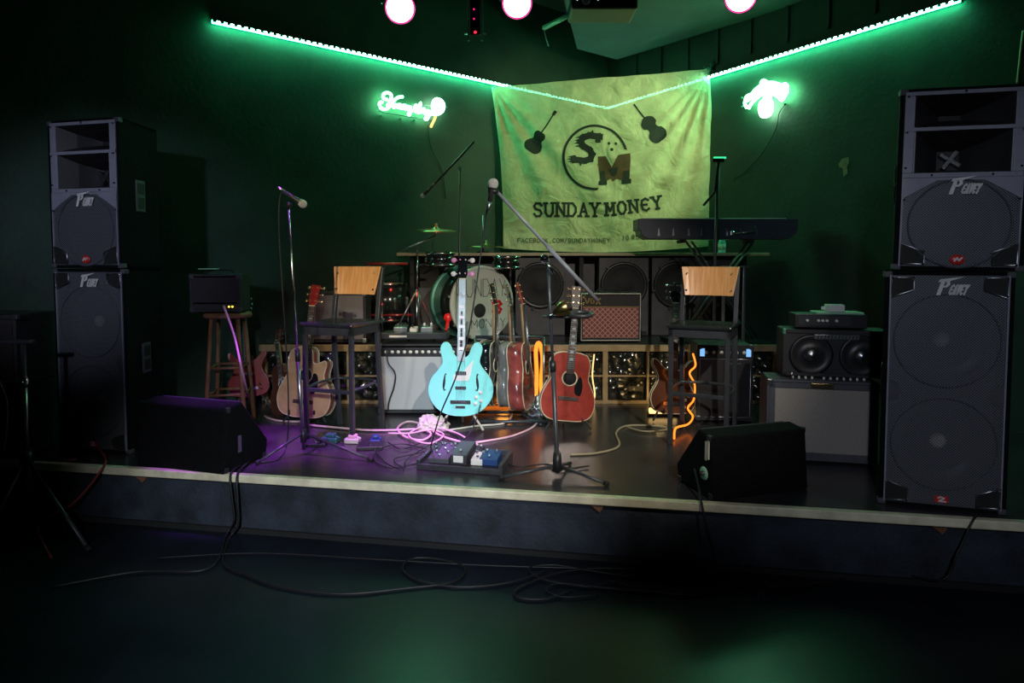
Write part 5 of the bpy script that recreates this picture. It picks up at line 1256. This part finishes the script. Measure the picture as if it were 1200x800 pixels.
lx = Vector((math.cos(ya), math.sin(ya), 0)); ly = Vector((-math.sin(ya), math.cos(ya), 0))
specs = [(-.30, .18, .075, .12, .05, 'black_plastic', 'black effects pedal at the far left end of the front pedal board'), (-.21, .17, .075, .12, .05, 'tolex_grey', 'grey effects pedal second from the left on the pedal board'),
         (-.12, .18, .07, .12, .05, 'black_plastic', 'black effects pedal third from the left on the pedal board'), (-.20, .04, .13, .11, .045, 'tolex_grey', 'grey wide pedal at the front left of the pedal board'),
         (-.02, .04, .10, .22, .085, 'black_metal', 'black wedge pedal with a white square near the pedal board middle'), (.07, .17, .07, .12, .05, 'tolex', 'black effects pedal behind the white pedal'),
         (.135, .05, .07, .12, .05, 'white', 'small white effects pedal on the pedal board'), (.235, .06, .11, .13, .06, 'blue_plastic', 'blue effects pedal at the right end of the pedal board')]
for dx, dy, w, d, h, m, lab in specs:
    q = c + lx * dx * (L / .72) + ly * dy; o = pedal(lab, (q.x, q.y, ST + .032), w, d, h, m, ya, 2 if h < .08 else 0, 'steel')
    if h > .08:
        MB().box(-.03, .03, -.003, .001, .015, .055).build('white_square', 'white', o)
# small plugs under the left stool
for px, py, m, lab, w in ((413, 519, 'offwhite', 'white power block on the stage floor under the left stool', .10), (387, 518, 'teal_plastic', 'dim teal plastic lump on the floor under the left stool', .12), (440, 520, 'blue_plastic', 'blue plug on the stage floor right of the white power block', .07)):
    q = onZ(px, py); t = thing('power_plug', lab, 'plug', (q.x, q.y, ST + .001), random.uniform(-.3, .3))
    MB().box(-w / 2, w / 2, -.03, .04, 0, .035).build('block', m, t, bevel=.008); MB().box(-w * .25, w * .3, -.02, .03, .034, .06).build('plug_body', 'cable_pink' if m == 'offwhite' else m, t, bevel=.008)
    MB().cyl((w * .3, 0, .045), (w * .6, 0, .03), .008, n=8).build('strain_relief', m, t)
q = onZ(433, 528); pedal('low black tuner pedal on the floor right of the left stool', (q.x, q.y, ST + .001), .17, .10, .035, 'black_plastic', .1, 0)
q = onZ(368, 524); pedal('long black foot pedal on the floor at the left stool legs', (q.x, q.y, ST + .001), .14, .10, .03, 'black_plastic', .0, 0)
# crumpled white cloth and foil
def lump(name, label, cat, loc, sx, sy, sz, m, seed):
    rnd = random.Random(seed); bm = bmesh.new(); bmesh.ops.create_icosphere(bm, subdivisions=4, radius=1)
    from mathutils import noise
    for v in bm.verts:
        n = v.co.normalized(); k = 1 + .35 * noise.noise(n * 2.6 + Vector((seed, 0, 0))) + .28 * abs(noise.noise(n * 6 + Vector((0, seed, 0)))) + .12 * noise.noise(n * 15)
        v.co = Vector((n.x * sx * k, n.y * sy * k, max(-.25, n.z * k) * sz))
    zmin = min(v.co.z for v in bm.verts)
    for v in bm.verts: v.co.z -= zmin
    for f in bm.faces: f.smooth = False
    me = bpy.data.meshes.new(name); bm.to_mesh(me); bm.free(); me.materials.append(M[m]); o = bpy.data.objects.new(name, me); COL.objects.link(o); o.location = loc; return tag(o, label, cat)
q = onZ(507, 503); lump('crumpled_cloth', 'crumpled pale cloth rag on the floor left of the teal bass foot', 'cloth', (q.x, q.y, ST + .001), .10, .08, .075, 'offwhite', 3)
q = onZ(634, 490); lump('crumpled_foil', 'crumpled silver foil on the floor left of the red-brown acoustic guitar', 'foil', (q.x - .02, q.y + .12, ST + .001), .11, .09, .11, 'foil', 5)
# warm floor lamp by the dark electric guitar
q = onZ(781, 493); t = thing('floor_lamp', 'small warm glowing lamp bar on the floor beneath the dark electric guitar', 'lamp', (q.x, q.y + .14, ST + .001))
MB().box(-.11, .13, 0, .06, 0, .02).build('base', 'black_plastic', t, bevel=.003); MB().box(-.10, .12, .008, .05, .0205, .06).build('diffuser', 'rope_warm', t, bevel=.006)
# orange rope light behind the guitars
def cable(name, label, pts, r, m, cat='cable', k=6, n=6):
    return tag(MB().tube(catmull(pts, False, k), r, n).build(name, m), label, cat)
def fl_(L, lift=.0, z=ST): return [onZ(px, py, z) + Vector((0, 0, .008 + lift)) for px, py in L]
rp1 = [Vector((atY(px, 480, 5.54).x, 5.54 + .02 * (i % 2), ST + .025)) for i, px in enumerate(range(545, 615, 12))]
cable('rope_light', 'orange glowing rope light low behind the teal bass and rack guitars', rp1, .016, 'rope_orange', 'rope light')
rp2 = [atY(x, y, 5.48) for x, y in ((620, 481), (627, 470), (629, 440), (628, 410), (632, 402), (636, 420), (634, 450), (636, 470))]
cable('rope_light', 'orange glowing rope light loop between the side-on and forward red-brown guitars', rp2, .017, 'rope_orange', 'rope light')
rp3 = [onZ(790, 523) + Vector((.03, .12, .02)), onZ(797, 515) + Vector((.0, .12, .05)), atY(806, 497, 4.72), atY(812, 488, 4.72), atY(806, 478, 4.72), atY(813, 468, 4.74), atY(814, 450, 4.76), atY(808, 437, 4.76), atY(815, 428, 4.76), atY(812, 414, 4.78)]
for v in rp3: v.z = max(v.z, ST + .02)
cable('rope_light', 'orange glowing rope light climbing behind the right stool beside the upright amplifier', rp3, .007, 'rope_orange', 'rope light')
rp4 = [Vector((atY(px, 470, 5.585).x, 5.585, atY(700, y, 5.585).z)) for px, y in ((696, 415), (694, 440), (697, 462), (694, 478))]
cable('rope_light', 'short warm glowing rope light at the left end of the glass blocks beside red guitar', rp4, .005, 'rope_warm', 'rope light')

# ------------------------------------------------------------------ cables
cable('cable', 'pale pink cable running across the stage floor toward the guitar rack', fl_([(540, 522), (575, 517), (600, 512), (622, 503), (632, 494)]), .008, 'cable_pink')
cable('cable', 'pale cable from under the teal bass to the rack guitars', fl_([(520, 506), (560, 500), (590, 497), (600, 488), (598, 478)]), .008, 'offwhite')
cable('cable', 'looping pale pink cable on the floor between left stool and teal bass', fl_([(362, 500), (395, 503), (430, 506), (462, 506), (490, 505), (505, 510), (495, 518), (475, 514), (466, 504), (478, 496), (496, 500), (515, 512), (540, 520), (560, 523)], .006), .008, 'cable_pink')
cable('cable', 'second pale pink cable coil beside the crumpled cloth', fl_([(455, 512), (480, 512), (505, 508), (520, 514), (505, 524), (485, 520), (480, 512), (500, 504), (530, 510), (545, 517)], .02), .006, 'cable_pink')
cable('cable', 'dark pink cable trailing from the wooden stool to the tan guitar', [atY(262, 358, cL.y - .22), atY(275, 395, cL.y - .25), atY(285, 440, cL.y - .25)] + fl_([(296, 478), (318, 492), (345, 495), (362, 494)]), .008, 'cable_pink')
cable('cable', 'tan cable curving over the stage floor between centre stand and right stool', fl_([(668, 534), (700, 532), (725, 524), (722, 508), (735, 500), (765, 500), (785, 503)]), .008, 'cable_tan')
cable('cable', 'tan cable from the warm lamp toward the right stool foot', fl_([(735, 503), (755, 508), (780, 506), (800, 500)], .01), .006, 'cable_tan')
tang = [(455, 520), (470, 528), (490, 522), (505, 515), (520, 508), (538, 515), (530, 528), (505, 530), (480, 535), (462, 540), (470, 548), (490, 545)]
cable('cable', 'tangled thin black cable behind the front pedal board', fl_(tang, .004), .004, 'cable_black')
cable('cable', 'thin dark cable crossing in front of the crumpled cloth', fl_([(440, 530), (452, 545), (470, 552), (478, 540), (500, 526), (515, 520), (545, 530), (560, 536)], .008), .004, 'cable_black')
cable('cable', 'thin black cable loop left of the front pedal board', fl_([(500, 528), (470, 522), (445, 528), (438, 540), (455, 550), (485, 546), (500, 540)], .004), .004, 'cable_black')
Yc = onZ(653, 557).y
cable('microphone_cable', 'thin black cable dropping from the centre boom microphone across the teal bass', [atY(575, 226, Yc - .05), atY(570, 250, Yc), atY(563, 300, Yc + .02), atY(556, 350, Yc), atY(547, 400, Yc), atY(533, 445, Yc), atY(518, 480, Yc), atY(510, 505, Yc)] + fl_([(505, 530), (520, 526), (560, 540)]), .0045, 'cable_black')
cable('cable', 'black cable rising from the pedal board to the teal bass body', [atY(563, 474, 4.66), atY(558, 492, 4.5), atY(550, 508, 4.4)] + fl_([(540, 522), (525, 532)], .02), .004, 'cable_black')
cable('cable', 'dark cord hanging down the front of the silver-grille amplifier', [atY(453, 408, 5.18), atY(455, 425, 5.17), atY(463, 437, 5.17), atY(462, 452, 5.17), atY(456, 470, 5.17), atY(455, 480, 5.17)], .006, 'cable_black')
Yc = onZ(356, 532).y
cable('microphone_cable', 'thin black cable hanging beside the left straight microphone stand', [atY(333, 224, Yc), atY(328, 232, Yc), atY(327, 270, Yc), atY(331, 340, Yc), atY(335, 400, Yc), atY(338, 470, Yc), atY(336, 520, Yc)] + fl_([(325, 540), (300, 543)]), .0045, 'cable_black')
q = frontp(275, .03)
def over(px0, top_pts, drop_pts): return [onZ(x, y) + Vector((0, 0, .012)) for x, y in top_pts] + [Vector((frontp(px0, .012).x, frontp(px0, .012).y, ST + .012))] + drop_pts
q = frontp(276, .04); r2 = frontp(272, .03)
cable('cable', 'black cable hanging over the stage edge near the left wedge, left strand', over(272, [(285, 545)], [Vector((q.x, q.y, .25)), Vector((q.x + .01, q.y, .1)), Vector((q.x - .03, q.y - .02, .02))]) + [onZ(245, 668, 0) + Vector((0, 0, .01)), onZ(160, 672, 0) + Vector((0, 0, .01)), onZ(60, 690, 0) + Vector((0, 0, .01))], .006, 'cable_black')
q = frontp(284, .05)
cable('cable', 'black cable hanging over the stage edge near the left wedge, right strand', over(280, [(292, 543)], [Vector((q.x, q.y, .22)), Vector((q.x + .0, q.y, .08)), Vector((q.x - .04, q.y - .03, .012))]) + [onZ(x, y, 0) + Vector((0, 0, .01)) for x, y in ((262, 662), (290, 676), (330, 690), (400, 698), (470, 692), (530, 684), (545, 668), (520, 658), (485, 656), (472, 668), (490, 682), (540, 690), (600, 684), (640, 670))], .007, 'cable_black')
q = frontp(828, .05)
cable('cable', 'black cable from the right wedge monitor hanging over the stage edge', [onZ(818, 575) + Vector((-.02, 0, .12)), onZ(820, 585) + Vector((0, 0, .04))] + [Vector((frontp(822, .014).x, frontp(822, .014).y, ST + .014)), Vector((q.x, q.y, .24)), Vector((q.x + .03, q.y - .02, .12)), Vector((q.x + .01, q.y - .04, .012))] + [onZ(x, y, 0) + Vector((0, 0, .01)) for x, y in ((800, 684), (760, 680), (700, 672), (650, 664), (620, 668), (640, 682), (700, 690), (760, 696), (810, 700), (850, 690), (800, 676), (720, 668), (660, 672), (610, 690), (606, 702), (640, 704), (670, 694))], .0065, 'cable_black')
cable('cable', 'thin black cable lying along the foot of the stage front', [onZ(x, y, 0) + Vector((0, 0, .01)) for x, y in ((180, 656), (300, 650), (420, 656), (560, 664), (690, 668))], .005, 'cable_black')
cable('cable', 'small loop of black cable on the floor right of centre', [onZ(x, y, 0) + Vector((0, 0, .012)) for x, y in ((700, 700), (660, 702), (640, 694), (655, 686), (690, 690), (720, 684), (750, 694), (790, 690))], .0045, 'cable_black')
q = frontp(116, .05)
cable('cable', 'reddish cable looping over the stage edge under the left speaker stack', [onZ(108, 522) + Vector((0, -.02, .03)), onZ(118, 530) + Vector((0, -.02, .03)), onZ(124, 541) + Vector((0, 0, .02)), Vector((frontp(124, .02).x, frontp(124, .02).y, ST + .005)), Vector((q.x - .02, q.y, .25)), Vector((q.x - .12, q.y - .03, .14)), Vector((q.x - .3, q.y - .05, .03))] + [onZ(60, 655, 0) + Vector((0, 0, .01))], .007, 'cable_red')
cable('cable', 'dim orange cable on the stage left of the left speaker stack', fl_([(55, 532), (60, 536), (66, 539), (78, 541), (90, 540)], .004), .005, 'cable_orange')
q = frontp(1120, .04)
cable('cable', 'black cable drooping from the right speaker stack to the floor', [onZ(1150, 607) + Vector((0, 0, .02)), Vector((frontp(1140, .02).x, frontp(1140, .02).y, ST + .01)), Vector((q.x, q.y, .20)), Vector((q.x - .1, q.y - .03, .08))] + [onZ(x, y, 0) + Vector((0, 0, .01)) for x, y in ((1030, 668), (980, 682), (900, 690))], .005, 'cable_black')
cable('cable', 'thin dark cable at the far left edge of the stage', [atY(-4, 440, 3.9), atY(8, 470, 3.9), atY(7, 510, 3.9), onZ(2, 536) + Vector((0, 0, .01))], .005, 'cable_tan')
cable('cable', 'dark cable crossing the centre stand leg toward the wedge monitor', fl_([(592, 545), (610, 549), (640, 546), (655, 552), (690, 548)], .004), .005, 'cable_black')
# ------------------------------------------------------------------ light
def spot(name, loc, target, power, col, size=40, blend=.6, rad=.08):
    l = bpy.data.lights.new(name, 'SPOT'); l.energy = power; l.color = col; l.spot_size = math.radians(size); l.spot_blend = blend; l.shadow_soft_size = rad
    o = bpy.data.objects.new(name, l); COL.objects.link(o); o.location = loc; o.rotation_euler = (Vector(target) - Vector(loc)).to_track_quat('-Z', 'Y').to_euler(); return o
def point(name, loc, power, col, rad=.1):
    l = bpy.data.lights.new(name, 'POINT'); l.energy = power; l.color = col; l.shadow_soft_size = rad
    o = bpy.data.objects.new(name, l); COL.objects.link(o); o.location = loc; return o
spot('front_wash_light', (1.6, -.6, 3.9), (.25, 5.2, .8), 800, (1, .93, .80), 34, .9, .06)
spot('front_cool_light', (-.4, 0.0, 3.2), (-.2, 4.8, .7), 520, (.70, .9, 1), 20, .9, .06)
spot('front_warm_light', (-2.0, -.2, 3.4), (-1.2, 4.9, 1.4), 480, (1, .84, .56), 13, .8, .05)
spot('banner_light', (2.4, 5.2, 3.6), (1.0, 7.25, 2.7), 170, (.90, 1, .50), 66, .8, .08)
spot('purple_spot_light', (-1.75, 4.15, 4.4), (-1.75, 4.3, .35), 2300, (.50, .05, 1), 19, .9, .05)
spot('purple_spot_light', (-.72, 4.05, 4.4), (-.72, 4.25, .35), 1700, (.62, .10, 1), 19, .9, .05)
spot('magenta_spot_light', (-.2, 4.1, 4.4), (-.3, 4.3, .35), 220, (1, .25, .7), 20, .8, .05)
spot('red_spot_light', (-.3, 4.9, 4.2), (-1.4, 5.9, 1.0), 60, (1, .05, .04), 34, .9, .06)
spot('front_fill_light', (-1.9, -1.5, 2.8), (-2.8, 4.3, 1.8), 380, (.72, .76, 1), 21, .9, .1)  # unseen fill spot added to brighten the left speaker stack
spot('front_fill_light', (-.6, -2.2, 3.0), (2.1, 3.4, 1.2), 260, (.78, .84, 1), 31, .9, .1)  # unseen fill spot added for the right speaker stack
spot('front_fill_light', (.0, -1.6, 2.6), (-.9, 3.6, .25), 800, (.84, .90, 1), 32, .9, .1)  # unseen fill spot added to lift the stage edge and fascia
point('rope_glow_light', (atY(590, 480, 5.4).x, 5.4, .45), 1.2, (1, .35, .05), .05)
point('rope_glow_light', (atY(775, 470, 5.35).x, 5.4, .42), 1.4, (1, .7, .3), .05)
w = bpy.data.worlds.new('world'); SC.world = w; w.use_nodes = True
w.node_tree.nodes['Background'].inputs[0].default_value = (.02, .03, .03, 1); w.node_tree.nodes['Background'].inputs[1].default_value = .1
